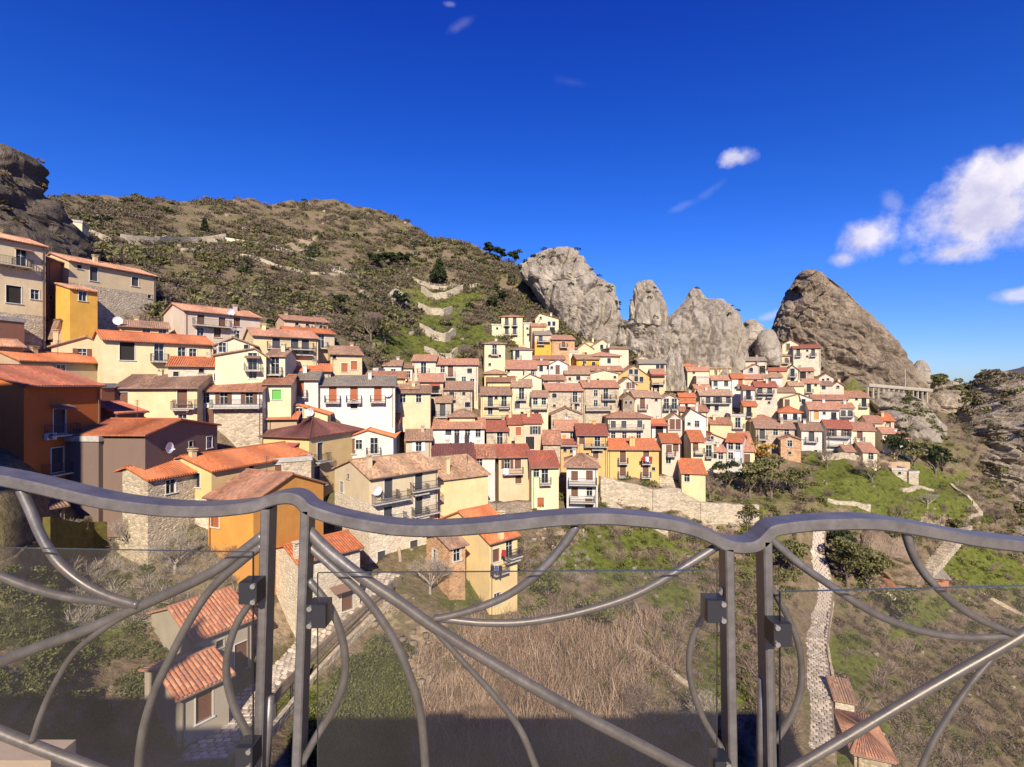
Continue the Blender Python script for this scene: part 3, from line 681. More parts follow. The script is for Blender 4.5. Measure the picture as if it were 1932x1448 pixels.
        if k.get('pk') is not None: zr = max(ze+.4, (CY-k['pk'])/F*(Yc+dp/2*ca)-zb); zr = min(zr, ze+ins*.6)
        s_ = (zr-ze)/(dp/2); s3 = (zr-ze)/ins; o2 = oh; zo = ze-s_*o2
        A, B_, Cc, Dd = (-hw-o2, -o2, zo), (hw+o2, -o2, zo), (hw+o2, dp+o2, zo), (-hw-o2, dp+o2, zo)
        r0, r1 = (-hw+ins, dp/2, zr), (hw-ins, dp/2, zr)
        slab([A, B_, r1, r0]); slab([Cc, Dd, r0, r1])
        for (p, q, r_) in ((B_, Cc, r1), (Dd, A, r0)):
            slab([p, q, r_, tuple(x+.001 for x in r_)])
        for (p, q) in ((A, r0), (Dd, r0), (B_, r1), (Cc, r1), (r0, r1)): ms.tube([Vector(p)+Vector((0,0,T+.02)), Vector(q)+Vector((0,0,T+.02))], .1, 6)
    elif roof == 'M':
        if k.get('pk') is not None: zr = max(ze+.2, (CY-k['pk'])/F*(Yc+dp*ca)-zb); sl = min(.6, (zr-ze)/dp)
        zr = ze+sl*dp
        for s in (-1, 1): m.face([(s*hw, 0, ze), (s*hw, dp, ze), (s*hw, dp, zr)], 0)
        m.face([(hw, dp, ze), (-hw, dp, ze), (-hw, dp, zr), (hw, dp, zr)], 0)
        slab([(-hw-.25, -oh, ze-sl*oh), (hw+.25, -oh, ze-sl*oh), (hw+.25, dp+.2, zr+sl*.2), (-hw-.25, dp+.2, zr+sl*.2)])
    elif roof == 'F':
        ms.box(-hw-.12, hw+.12, -.12, dp+.12, ze, ze+.16); ms.box(-hw-.12, hw+.12, -.12, .1, ze+.161, ze+.5); ms.box(-hw-.12, -hw+.1, .101, dp+.12, ze+.161, ze+.5); ms.box(hw-.1, hw+.12, .101, dp+.12, ze+.161, ze+.5)
    wo = m.build('walls', mats, root)
    ro = ms.build('roof', RM[rc] if roof != 'F' else MT['concrete'], root)
    opt = dict(sc=k.get('sc', 'brown'), bs=k.get('bs'), bw=k.get('bw', 1.9))
    for (fc, ty, t, z0, off) in done:
        (sx, sy), (dx, dy), L = faces[fc]; rot = math.atan2(dy, dx)
        def xf(x, z): return ((sx+dx*x+dy*-off*-1*0+(-dy*0), sy+dy*x, z), rot)
        nxv, nyv = dy, -dx
        loc = (sx+dx*t+nxv*(-off), sy+dy*t+nyv*(-off), z0)
        add_opening(root, ty, t, z0, lambda x, z, loc=loc, rot=rot: (loc, rot), 0 if Yc < 110 else 3, opt, k.get('ws', 1.))
    # eave gutter and drain pipe for the larger houses
    if roof in 'EH' and W/Yc*F > 40:
        g = MB(); zo = ze-(sl if roof == 'E' else .3)*oh
        g.tube([(-hw-.2, -oh-.06, zo+.02), (hw+.2, -oh-.06, zo+.02)], .06, 6); xx = (hw-.3)*(1 if seed % 2 else -1)
        g.tube([(xx, -oh-.06, zo), (xx, -.09, zo-.35), (xx, -.09, -ext*.4)], .045, 6); g.build('gutter', MT['gutter'], root)
    ch = k.get('ch')
    if ch is None and rnd.random() < .55 and roof != 'F': ch = [(rnd.uniform(-.7, .7), rnd.uniform(.3, .7))]
    for (fx, fy) in (ch or []):
        cx_, cy_ = fx*hw, fy*dp; zc = ze+.2+(sl*dp*.25)
        c = MB(); c.box(cx_-.25, cx_+.25, cy_-.25, cy_+.25, ze-.2, zr+.55 if roof != 'F' else ze+1.3); zt = (zr+.55) if roof != 'F' else ze+1.3
        c.box(cx_-.33, cx_+.33, cy_-.33, cy_+.33, zt+.001, zt+.08)
        for s in (-1, 1): c.box(cx_+s*.2-.05, cx_+s*.2+.05, cy_-.2, cy_+.2, zt+.081, zt+.22)
        c.box(cx_-.36, cx_+.36, cy_-.36, cy_+.36, zt+.221, zt+.28)
        c.build('chimney', k.get('chm') or WM[wall], ro if False else root)
    if rnd.random() < .42 and roof != 'F' and hw > 2:
        c = MB(); ax_, ay_ = rnd.uniform(-.6, .6)*hw, dp*rnd.uniform(.35, .65); zt = zr-.3; h_ = rnd.uniform(1.6, 2.4)
        c.tube([(ax_, ay_, zt-.6), (ax_, ay_, zt+h_)], .025, 5)
        for q in range(4): c.box(ax_-.35+.05*q, ax_+.35-.05*q, ay_-.012, ay_+.012, zt+h_-.1-.14*q, zt+h_-.075-.14*q)
        c.build('antenna', MT['iron'], root)
    HOUSES.append((root, x0, x1, ye, yb, Yc)); return root

K = dict
# ---- upper left, under the shaded crag
H(-60,86,452,640,66,'E','cream','salmon','b40,487 n42,470 w66,556 D26,556 B-30-55,500', 'beige corner house with striped awning over a shaded balcony under the crag', Y=52, dp=9, ac='awnb', lo=('stone',590))
H(89,131,494,612,86,'E','maroon','salmon','k96,562', 'dim plum coloured house squeezed between corner house and long yellow house', Y=58, dp=7)
H(130,294,507,596,66,'E','yellow','salmon','d177,512 s255,532 k150,504 k282,560', 'long yellow house with dark shutters above a rough stone storey', Y=62, dp=9, lo=('stone',545), sc='greyd')
H(132,184,548,600,64,'M','ochre','salmon','w156,538 k148,558', 'low ochre lean-to with one dark window in front of the long yellow house', Y=56, dp=4, s=.25)
H(-70,46,603,668,78,'F','maroon','red','', 'flat topped plum brown block in shade below the corner house', Y=49, dp=8)
H(-90,44,652,700,60,'E','tan','salmon','', 'low brown house with thin salmon roof edge at the end of the row', Y=46, dp=5)
H(104,196,628,655,62,'G','peach','brown','k128,635', 'peach gable peeping out behind the long orange roofs', Y=57, dp=12, pk=608, px=112)
H(97,217,656,700,35,'G','peach','brown','o155,668', 'tan gabled house with one small white window in its broad gable', Y=53, dp=9, pk=636, px=163, ch=[(-.9,.1)])
H(36,243,684,722,72,'E','tan','orange','w115,699 w195,706', 'low shaded house under the long bright orange roof', Y=50, dp=7, s=.3)
H(226,318,618,642,38,'E','yellow','brown','w276,627 w308,628 c222,606', 'small yellow house with white dish and rust brown roof below the chalet', Y=56, dp=6)
H(195,402,646,692,47,'E','lemon','orange','D240,655 b300,665 w343,665 w364,667 g303,683', 'long lemon house with dark garage opening under an orange roof', Y=53, dp=8)
H(347,491,593,638,52,'E','pinkish','salmon','s379,603 s419,608 w378,628 s447,608 w447,632 s410,632 B362-433,616 c433,590', 'pinkish chalet with long brown balcony and bare creeper on its end wall', Y=62, dp=8, lo=None)
H(317,437,691,722,26,'E','stonew','orange','d363,706 k380,700 a412,712 k332,706', 'pale rubble house with a wide round arch below an orange roof', Y=52, dp=7)
H(408,480,652,672,20,'G','pale','brown','w420,656 k465,655', 'pale gable with one window tucked behind the cream gabled house', Y=56, dp=6, pk=638, px=440)
H(406,502,672,716,22,'G','pale','brown','b477,682 n477,672 w477,705', 'cream gabled house with canopy and iron balcony at its middle', Y=53, dp=8, pk=658, px=480)
H(503,538,672,716,10,'E','pale','brown','b519,690 w516,710', 'narrow cream house joined to the cream gabled house', Y=55, dp=6)
H(478,600,636,692,36,'E','cream','salmon','t521,645 t556,650 t576,652 B503-590,659 w545,673 w560,675 w585,672', 'two storey cream house with three dark doors on one long balcony', Y=60, dp=8, sc='greyd')
H(540,631,628,666,38,'E','grey','orange','b606,643 k590,632', 'grey house with bright orange lower roof at the top edge of the village', Y=67, dp=5)
H(536,619,606,622,38,'E','peach','salmon','k560,612 k580,614 k605,617', 'set back salmon roofed attic storey above the bright orange roof', Y=72, dp=6)
H(624,683,669,714,26,'E','peach','brown','s650,694 s668,690 k612,674', 'peach house with tall rust shutters and a cream gable end', Y=66, dp=9, sc='rust')
H(549,624,700,718,22,'E','grey','orange','', 'low grey shed with bright orange roof above the long grey roofed row', Y=60, dp=6)
H(552,600,716,782,14,'E','white','grey','r566,731 w568,752', 'white end house of the grey roofed row with one rust shutter', Y=57, dp=8, sc='rust')
H(600,745,727,785,12,'E','white','grey','r628,741 r668,742 r713,742 k640,760 a668,765 c732,742', 'long whitewashed house with three rust shuttered balcony doors', Y=59, dp=8, sc='rust', bw=2.1)
H(497,549,725,778,14,'E','lemon','rust','g522,745', 'pale yellow house with a bright green window frame', Y=53, dp=7)
H(376,495,738,802,10,'E','white','rust','o422,751 o470,751 w388,750 B400-494,769 d396,790', 'white house with red brown shutters and a long railed balcony', Y=51, dp=8, lo=('stone',772), sc='brown')
H(216,372,732,812,14,'E','cream','brown','s232,752 w243,752 t344,745 w344,793 B330-372,770', 'cream house under a long tan roof with plants on its corner balcony', Y=48, dp=9, sc='brown')
H(45,190,728,1060,82,'E','red','red','t112,795 t108,868 C92,830 n112,765 d112,940', 'tall red brown house with a dark door and air conditioner over its shaded balcony', Y=38, dp=12, sc='greyd', bw=2.6, ac='awnb', lo=None, s=.3, bs=None)
H(191,216,732,850,84,'F','maroon','brown','', 'narrow plum brown wing between the tall red brown house and cream house', Y=46, dp=8)
H(218,272,778,830,84,'E','maroon','red','', 'low house in shade with dark red roof below the cream house', Y=44, dp=6)
H(274,410,812,905,87,'G','dark','orange','c312,845 k360,838 w395,835', 'plum grey gabled house with bright orange roof and white dish on the gable', Y=42, dp=8, pk=793, px=338)
H(186,276,828,930,84,'F','dark','red','', 'flat roofed slate dark annex in the shade of the tall house', Y=40, dp=6)
H(204,279,901,985,-22,'G','stone','orange','R:w322,918', 'small rubble stone cottage with salmon roof and a gable wall without windows', Y=38, dp=7.0, pk=883, px=242, ch=[])
H(298,399,884,985,-22,'G','yellow','orange','q372,906 k337,875 R:k474,884', 'orange yellow gabled house with large bright orange roof and stone footing', Y=41, dp=12.5, pk=863, px=345, lo=('stonew',938), ch=[(.1,.05)])
H(393,478,941,1060,-22,'E','orange','salmon','s406,980 R:k540,930', 'orange house with salmon roof and a strip of pale stone down its corner', Y=37, dp=8.5, sc='rust', s=.38, ch=[])
H(-140,122,975,1200,62,'E','stoneb','brown','w40,1008', 'grey rubble house with one white edged window in the lower corner', Y=33, dp=3, ch=[])
H(484,583,823,940,-18,'H','yellow','maroon','t553,852 n555,836 t552,898 R:t604,852 R:t598,897', 'large yellow house with maroon hipped roof and red awning over a dark door', Y=51, dp=10.5, sc='greyd', bw=2.2, ac='awnr', pk=790)
H(402,467,808,845,16,'E','pale','tan','w443,818', 'little house with old tan tiles beside the maroon roofed house', Y=53, dp=7)
H(497,587,872,930,30,'F','stone','tan','d522,895 w505,896', 'small rubble annex between the orange yellow house and maroon roofed house', Y=46, dp=4)
# ---- middle left
H(513,618,783,800,12,'G','cream','orange','w565,779 c585,778', 'low cream gable under two orange slopes with a white dish', Y=55, dp=7, pk=765, px=562)
H(505,560,790,812,12,'E','tan','orange','', 'squat tan house with orange roof in front of the low cream gable', Y=53, dp=5)
H(622,709,782,838,6,'G','grey','salmon','w631,790 w677,790 k690,810', 'grey beige gabled house with two white framed windows', Y=60, dp=8, pk=771, px=672)
H(712,752,797,828,10,'M','yellow','orange','s731,809 B715-745,822', 'small cream yellow house with plain bright orange roof', Y=63, dp=5, s=.35)
H(754,806,768,818,16,'E','peach','brown','b775,784 n776,771 w775,808', 'peach house with brown awning above a black balcony', Y=68, dp=9, bw=2.2)
H(653,742,826,880,8,'G','white','orange','w677,839 b706,841 d660,842', 'bright white gabled house with a balcony door and orange roof', Y=57, dp=9, pk=812, px=694)
H(766,814,830,860,10,'E','grey','brown','o790,843', 'low grey beige house with white shutters and brown tiles', Y=62, dp=7, sc='whited')
H(813,914,808,860,4,'E','white','salmon','s846,816 w862,813 w882,817 w902,813 k830,845', 'white house with black shuttered windows above a line of laundry', Y=68, dp=8, sc='greyd', bs=1)
H(918,959,813,850,4,'E','stone','red','b943,822 w942,843', 'narrow stone house with dark red roof and one balcony', Y=70, dp=8)
H(959,988,800,852,4,'E','peach','red','s978,814 k968,835', 'narrow peach house one step below the twin red roofs', Y=71, dp=7, sc='rust', bw=1.7)
H(988,1023,798,852,4,'E','peach','red','o1010,812 D1000,836 p1014,836', 'peach house with white window and black shutters and orange doors below', Y=71, dp=7, sc='greyd')
H(705,713,700,725,0,'F','tan','rust','', 'sliver of tan wall at the end of the rust tiled shed', Y=70, dp=3)
H(684,765,713,728,12,'E','peach','rust','', 'low shed under rust red tiles above the whitewashed house', Y=68, dp=6)
H(724,757,690,714,8,'E','white','brown','w742,703', 'small white house with brown roof below the green terraces', Y=76, dp=6)
H(757,778,694,716,8,'E','pale','brown','w770,707', 'tiny cream house wedged between small white house and stone villa', Y=77, dp=5)
H(778,822,681,716,4,'E','stonew','salmon','b799,694', 'pale stone villa with black balcony and salmon roof', Y=78, dp=7, bw=2.3)
H(822,902,688,738,6,'E','stonew','salmon','w835,697 r850,699 a886,700 w875,717 w891,721', 'long pale stone house with round arched window beside the green slope', Y=79, dp=7)
H(790,836,720,760,8,'E','peach','salmon','D820,737 n820,725 B806-834,742', 'peach house with a deep red shaded loggia', Y=73, dp=8, ac='awnr')
H(747,789,733,745,10,'E','orange','tan','', 'low orange washed house under old tan tiles', Y=67, dp=6)
H(746,812,741,762,8,'E','cream','brown','w760,752 D775,752 w790,752', 'low cream house with three small openings over the peach house', Y=66, dp=6)
H(837,891,735,790,4,'E','stone','brown','a852,745 k875,743 B845-860,753 a882,764', 'stone house with one tall dark arched window and drain pipes', Y=74, dp=8)
H(822,851,759,798,4,'E','grey','tan','t835,771 ', 'small grey house with a dark tall door behind an iron balcony', Y=71, dp=6, sc='greyd', bw=2.2)
H(848,896,786,798,4,'H','cream','brown','', 'low hipped roof house above the laundry house', Y=70, dp=6, s=.45)
H(907,965,745,800,2,'E','cream','brown','d925,756 k936,751 b951,756 w925,776 w951,776 B913-963,767 B913-963,788', 'cream house with two storeys of long black railed balconies', Y=77, dp=8, sc='greyd')
H(966,1003,730,802,0,'E','lemon','tan','b984,740 s976,764 k985,780', 'tall pale yellow house with an arched balcony door', Y=79, dp=8, sc='greyd')
H(1003,1034,749,802,0,'E','lemon','brown','w1007,757 x1016,761 w1026,757 B969-1033,771 w1012,784', 'pale yellow wing with violet door between two framed windows', Y=77, dp=6, sc='brown')
H(1032,1100,737,782,4,'E','stone','salmon','a1046,747 b1085,749 k1046,766 w1085,768', 'beige stone house with arched white window and salmon roof', Y=84, dp=8, bw=1.9)
H(1101,1168,731,785,2,'E','stone','rust','w1124,742 b1143,743 w1124,761 w1143,762 B1104-1152,774 B1138-1162,754', 'tall beige stone house with orange red roof and two balconies of different length', Y=85, dp=8)
H(1040,1098,782,815,-4,'G','stone','brown','s1072,792', 'squat stone cottage with gable and closed white shutter', Y=79, dp=7, pk=770, px=1068, sc='whited')
H(920,975,720,732,4,'E','cream','rust','', 'cream house with rust coloured roof terrace', Y=84, dp=6)
H(985,1022,715,730,0,'G','pale','brown','', 'small gabled house with dark green awning over its veranda', Y=88, dp=6, pk=706, px=1000)
H(1024,1067,717,736,0,'E','pinkish','salmon','w1029,723 k1054,724', 'pinkish house with salmon roof behind the beige stone house', Y=90, dp=6)
H(1067,1113,706,728,0,'E','stonew','tan','a1091,714 k1075,715', 'pale stone house with one white arched window', Y=92, dp=6)
H(1114,1166,705,728,2,'G','lemon','tan','k1128,717 k1160,712', 'wide low lemon gable with a single small window', Y=93, dp=7, pk=699)
H(1066,1176,699,708,3,'E','cream','salmon','k1122,702', 'long low cream house under tan ridge behind the lemon gable', Y=96, dp=6)
# ---- centre top
H(914,953,649,700,6,'H','lemon','brown','b933,659 k924,672 b933,675 k943,672 k924,688', 'slender cream tower house with brown hipped roof', Y=90, dp=7, bw=1.5)
H(968,1004,660,686,4,'H','pale','brown','b976,669', 'pale house with low hipped roof above the big brown roof', Y=97, dp=7)
H(946,986,598,644,0,'H','lemon','salmon','r956,607 r971,607 r956,624 r971,624 d956,637 d971,637', 'square yellow house with four balconies high on the slope', Y=112, dp=8, sc='greyd', bw=1.7)
H(928,946,615,642,0,'F','lemon','brown','k938,620', 'small flat yellow annex beside the square yellow house', Y=111, dp=6)
H(988,1003,612,642,0,'F','pale','brown','k995,620 k996,632', 'narrow pale block beside the square yellow house', Y=112, dp=5)
H(1010,1054,602,632,6,'G','lemon','brown','w1036,611 w1045,611 D1042,625 k1020,600', 'pale yellow gabled house at the very top of the village', Y=116, dp=8, pk=592, px=1018)
H(1003,1031,616,632,2,'E','peach','salmon','', 'pinkish house under flat brown roof next to the topmost gable', Y=108, dp=6)
H(1009,1040,632,668,2,'E','pinkish','grey','t1020,640 t1028,640 p1027,653 B1013-1038,645', 'whitish house with one black balcony above an ochre ground floor', Y=104, dp=7, lo=('ochre',646), sc='greyd')
H(1041,1084,641,668,6,'E','stoneo','salmon','s1063,650 B1055-1070,656', 'reddish stone house with a brown roof beside the scrub', Y=104, dp=8)
H(955,1014,696,714,6,'E','pale','salmon','k925,690 w990,703 w1005,703', 'pale house with big brown hipped roof above the green awning', Y=90, dp=9, s=.42)
H(914,956,705,726,4,'H','cream','tan','a930,716 k945,712', 'cream house with low arch and tan hipped roof', Y=86, dp=7)
H(1001,1066,678,690,2,'E','cream','salmon','k1020,681', 'long low cream house under a thin salmon roof', Y=98, dp=5)
H(1001,1036,688,706,2,'E','white','salmon','w1021,696', 'white house with thin salmon roof beside the white gable', Y=95, dp=5)
H(1036,1071,688,707,0,'G','white','brown','k1041,694 d1052,698', 'small bright white gable with a dark door', Y=94, dp=6, pk=679)
H(1088,1131,678,700,4,'E','ochre','brown','w1103,687 w1120,688 B1098-1128,696', 'ochre house with red balcony ledge below the white villa', Y=99, dp=7)
H(1120,1170,672,704,8,'H','pale','salmon','w1149,681 R:w1176,686 R:w1182,688', 'pale villa with shallow brown red hipped roof', Y=101, dp=9)
H(1150,1186,658,690,10,'H','pale','brown','R:w1190,668', 'white villa with its shaded end near the dark cleft', Y=108, dp=9)
H(1118,1152,653,672,4,'G','lemon','brown','w1135,655 k1147,655', 'lemon gable with one window below the pale cliff', Y=112, dp=6, pk=641, px=1137)
H(1090,1119,658,680,2,'G','cream','tan','k1105,667', 'cream gable with curved roof edge below the lemon gable', Y=107, dp=6, pk=648, px=1103)
H(1100,1122,648,660,2,'G','cream','tan','', 'tiny cream gable hidden at the top beneath the cliff', Y=114, dp=5, pk=645)
H(1074,1092,665,684,0,'F','pale','tan','k1082,670', 'small pale block beside the curved roof edge', Y=104, dp=5)
H(1160,1228,712,748,-3,'G','ochre','tan','w1190,702 w1200,702 w1200,715 w1210,716', 'big ochre yellow gabled house below the limestone pinnacles', Y=96, dp=9, pk=690, px=1196)
H(1229,1254,705,742,-8,'E','yellow','salmon','D1236,735 N1242,706 w1235,718 w1245,718 B1229-1253,725', 'yellow wing with a deep shaded loggia beside the ochre gable', Y=95, dp=6, ac='awnr')
H(1206,1256,686,704,-6,'E','lemon','grey','w1241,694 w1249,694', 'lemon house with grey roof standing against the pinnacle foot', Y=103, dp=6)
H(1200,1227,678,690,-4,'G','stone','tan','k1214,674', 'little beige stone gable under the slim pinnacle', Y=108, dp=6, pk=670, px=1213)
H(1168,1200,725,745,-4,'G','pinkish','tan','s1186,728 s1193,727', 'pinkish gabled house with two closed brown shutters', Y=88, dp=7, pk=713, px=1184)
# ---- centre right rows
H(1175,1197,752,785,-4,'G','stoneb','brown','k1181,760 k1190,760', 'dark stone gable with two small windows', Y=83, dp=6, pk=743, px=1186)
H(1197,1228,749,788,-2,'E','pinkish','tan','t1212,761 ', 'whitish pink house with one brown shuttered balcony door', Y=84, dp=7, sc='brown')
H(1228,1247,750,788,-2,'E','pinkish','tan','k1238,755', 'narrow pinkish house edged by a red brown drain', Y=84.5, dp=6)
H(1248,1280,753,790,-8,'G','stonew','tan','b1257,762 b1272,762', 'pale stone house with pediment like gable', Y=85, dp=7, pk=745, bw=1.3)
H(1282,1312,749,756,-10,'E','white','orange','', 'upper of two small orange roofs beside the pediment house', Y=93, dp=4)
H(1283,1312,760,774,-10,'E','white','orange','k1295,765', 'lower of two small orange roofs beside the pediment house', Y=89, dp=4)
H(1321,1381,746,782,-12,'E','stonew','tan','s1336,755 o1354,755 s1374,755 B1326-1378,761 w1336,768 w1352,770', 'beige stone house with long balcony and dark shutters under a tan roof', Y=93, dp=7, sc='greyd')
H(1284,1336,776,790,-8,'E','pale','rust','', 'low cream house with rust tiles in front of the long balcony house', Y=87, dp=6)
H(1147,1228,788,835,-2,'H','stonew','salmon','s1157,801 s1177,801 s1207,800 B1147-1214,810 w1157,822 w1178,822 w1205,822', 'broad stone house with salmon hipped roof and full width iron balcony', Y=81, dp=8, sc='greyd', pk=775)
H(1230,1257,802,830,-4,'E','white','orange','N1244,800 D1244,812', 'white front below two stepped orange roofs and awning', Y=81, dp=5, ac='awnr')
H(1260,1287,791,822,-6,'G','pinkish','tan','d1268,801 d1279,801', 'whitish gable with a pair of tall dark windows', Y=82, dp=6, pk=781)
H(1292,1332,787,832,-12,'G','white','brown','k1300,800 w1315,800 w1324,800', 'bright white house with wide overhanging gable', Y=83, dp=7, pk=772, px=1304)
H(1340,1380,800,822,-12,'E','cream','rust','', 'cream house half hidden by reddish rubble walls', Y=86, dp=6)
H(1379,1406,786,835,-14,'F','lemon','tan','b1392,793 b1392,810', 'lemon block with balconies on two storeys', Y=88, dp=6, bw=2.4)
# ---- upper right below the dome
H(1284,1330,691,712,-12,'E','pinkish','orange','D1291,695 k1311,694', 'stone house with orange roof and open attic windows under the broad pinnacle', Y=113, dp=6)
H(1297,1338,700,716,-12,'E','lemon','salmon','k1309,703 x1325,706', 'pale yellow house with a red brown door under the orange roofed house', Y=109, dp=6)
H(1314,1338,713,732,-12,'F','pinkish','tan','A1325,720', 'pink stone block with one great round arch', Y=105, dp=5)
H(1311,1340,733,745,-12,'E','yellow','salmon','w1318,738 k1327,738', 'small yellow house with columns beneath the great arch', Y=101, dp=5)
H(1339,1379,695,716,-14,'E','cream','tan','D1370,703 k1350,702', 'cream house behind a planted terrace', Y=111, dp=6)
H(1343,1380,717,746,-14,'E','white','salmon','s1350,722 s1370,722 k1352,734 b1371,731', 'white house with two shuttered windows below the planted terrace', Y=104, dp=6, sc='greyd')
H(1381,1404,714,750,-16,'E','white','orange','r1397,720 k1388,732 k1398,734', 'white house with plain orange roof and small balcony', Y=103, dp=7, sc='rust', bw=1.4)
H(1404,1441,715,735,-16,'E','peach','salmon','w1425,719', 'peach house under a salmon roof in the white row', Y=105, dp=6)
H(1441,1476,712,738,-18,'E','white','tan','s1451,719', 'white house under tan roof below the yellow tower gable', Y=107, dp=6, sc='greyd')
H(1384,1446,681,700,-16,'E','pinkish','grey','k1392,682 k1392,689 w1428,687', 'long whitish house with grey roof near the rocks', Y=116, dp=6)
H(1402,1446,698,716,-16,'G','pinkish','brown','a1417,699 D1438,698', 'mauve white gable with an arched window', Y=111, dp=7, pk=688, px=1425)
H(1404,1431,652,676,-19,'H','cream','brown','b1416,660', 'cream house with dark hipped roof right under the boulder', Y=126, dp=7, s=.5, bw=1.4)
H(1430,1450,669,684,-20,'E','white','red','', 'small white front under a long red roof below the boulder', Y=121, dp=7)
H(1461,1490,672,700,-22,'H','cream','salmon','s1468,680 s1484,680 B1465-1488,686 k1468,690', 'yellow house with brown side wall and red balcony ledge', Y=118, dp=9)
H(1476,1507,650,672,-22,'G','lemon','tan','d1487,655', 'pale yellow gable with one dark window at the foot of the dome', Y=127, dp=7, pk=642, px=1492)
H(1497,1548,657,682,-20,'E','stonew','red','t1506,662 k1523,662 t1534,662 k1506,673 k1523,673 k1535,672', 'highest stone house on the right with two balconies and dark red roof', Y=124, dp=7, sc='greyd', bw=1.5)
H(1485,1506,698,725,-20,'G','lemon','brown','b1495,703 w1495,718', 'narrow lemon tower gable with a small balcony', Y=112, dp=6, pk=690)
H(1452,1485,700,714,-20,'E','peach','red','k1468,701', 'peach house under a dark red roof beside the tower gable', Y=112, dp=5)
H(1507,1536,700,722,-20,'E','tan','salmon','D1514,707 k1527,700', 'stone barn with a wide red brown opening', Y=113, dp=5)
H(1545,1573,713,728,-20,'G','pinkish','brown','k1553,717 k1562,716', 'white gable with two little windows below the dome foot', Y=112, dp=5, pk=705)
H(1570,1592,728,744,-22,'G','pinkish','brown','k1581,730', 'smallest white gable at the end by the walkway', Y=108, dp=5, pk=721)
H(1547,1571,727,742,-20,'E','pinkish','brown','a1554,732', 'low white house with an arch joined to the smallest gable', Y=108, dp=5)
H(1517,1547,723,746,-20,'E','lemon','salmon','b1526,731 k1539,727', 'lemon house with a thin balcony in the top right rows', Y=108, dp=6)
H(1490,1517,728,742,-20,'E','lemon','tan','', 'low lemon house under tan tiles in the top right rows', Y=106, dp=6)
H(1466,1500,740,756,-20,'E','pale','brown','D1473,744', 'pale house with dark shrub by its wall above the white and yellow gable', Y=102, dp=6)
H(1425,1466,730,800,-18,'E','stonew','red','r1434,735 r1452,735 k1437,750 k1451,748 k1451,760 B1428-1460,743', 'tall narrow stone house with red roof and white rimmed balcony', Y=97, dp=7, sc='greyd', bw=1.3)
H(1402,1424,735,764,-18,'E','white','red','b1412,740 d1412,750', 'thin white house joined to the tall narrow stone house', Y=97, dp=5, bw=1.5)
H(1403,1428,766,798,-16,'E','cream','orange','b1413,772 k1414,782', 'beige house with short bright orange roof below the thin white house', Y=93, dp=5, bw=1.2)
H(1478,1508,752,776,-22,'G','lemon','tan','x1485,762', 'pale yellow half gable with a brick red door', Y=100, dp=7, pk=744, px=1507)
H(1508,1532,752,776,-22,'G','white','tan','w1516,758', 'bright white half gable next to the yellow one', Y=100.5, dp=7, pk=744, px=1509)
H(1533,1600,754,765,-22,'E','cream','salmon','D1540,756', 'long low cream house under several orange roofs at the right', Y=103, dp=6)
H(1598,1640,750,782,-22,'E','lemon','salmon','k1616,753 b1630,758', 'cream yellow house at the outer end by the grassy slope', Y=106, dp=9)
H(1527,1583,773,812,-22,'E','white','salmon','p1540,782 k1555,780 b1573,787 k1541,799 k1556,799', 'white house with orange shutters and dark side wall', Y=95, dp=9, bw=1.2)
H(1584,1612,770,812,-22,'E','white','salmon','s1587,780 s1604,780 B1583-1610,786 k1590,794', 'white house with long dark balcony next to the orange shutters', Y=97, dp=6, sc='greyd')
H(1471,1512,778,806,-22,'H','stonew','orange','o1481,787 o1500,787 B1474-1508,795', 'stone house under bright orange hipped roof with wide balcony', Y=93, dp=8, sc='whited', pk=768)
H(1417,1469,796,812,-18,'H','pale','salmon','', 'low house under spreading terracotta hipped roof', Y=90, dp=8, s=.42)
H(1426,1499,808,878,-18,'E','stone','brown','r1438,819 w1463,814 w1484,814 b1438,836', 'wide stone house under a straight brown roof with two balconies at one side', Y=86, dp=7, sc='greyd', bw=1.8)
H(1512,1551,812,865,-22,'E','white','brown','r1531,819 b1531,838 k1539,852', 'tall white house with red flowers on its lower balcony', Y=87, dp=8, sc='greyd', bw=2.2)
H(1473,1511,829,893,-20,'G','stoneo','brown','w1490,837 k1490,855', 'square rubble tower house with flat gable at the lower edge', Y=83, dp=6, pk=823)
H(1559,1608,808,858,-22,'E','white','red','o1569,817 o1597,817 r1570,832 r1597,832 B1563-1604,825 B1563-1604,841', 'pinkish white house with dark red roof and two full width balconies', Y=88, dp=8, sc='brown', bw=1.2)
H(1608,1651,812,856,-22,'E','pale','salmon','r1622,819 w1621,833', 'pale house with single brown shuttered balcony and dark pipe', Y=89, dp=8, bw=1.7)
H(1637,1665,798,815,-22,'E','cream','salmon','k1648,804', 'tan walled house with stepped orange roof', Y=95, dp=8)
H(1664,1687,794,818,-22,'E','peach','orange','s1676,801', 'peach house with bright orange roof at the outer corner', Y=97, dp=7)
H(1665,1689,818,845,-20,'E','pale','salmon','k1678,822', 'pale house with white pipe in the outermost row', Y=90, dp=6)
H(1697,1716,827,848,-18,'E','white','salmon','w1705,831', 'little white outermost house before the trees', Y=92, dp=6)
H(1628,1655,853,882,-18,'E','pale','salmon','w1643,858', 'small cream house with orange roof standing below the pale house', Y=83, dp=8)
H(1594,1613,852,866,-18,'E','pale','salmon','k1602,856', 'tiny house with flat orange roof next to the garden wall', Y=84, dp=5)
H(1683,1711,888,912,-10,'F','stone','tan','k1697,893', 'ruined flat stone hut in the meadow', Y=84, dp=3, ext=3, ch=[])
H(1715,1733,894,912,10,'F','stone','tan','', 'broken stone stump of a wall beside the ruined hut', Y=84, dp=2, ext=3, ch=[])
H(1793,1810,866,898,-6,'E','white','salmon','k1802,873 k1802,886', 'lone white house with brown side across the ravine', Y=105, dp=9)
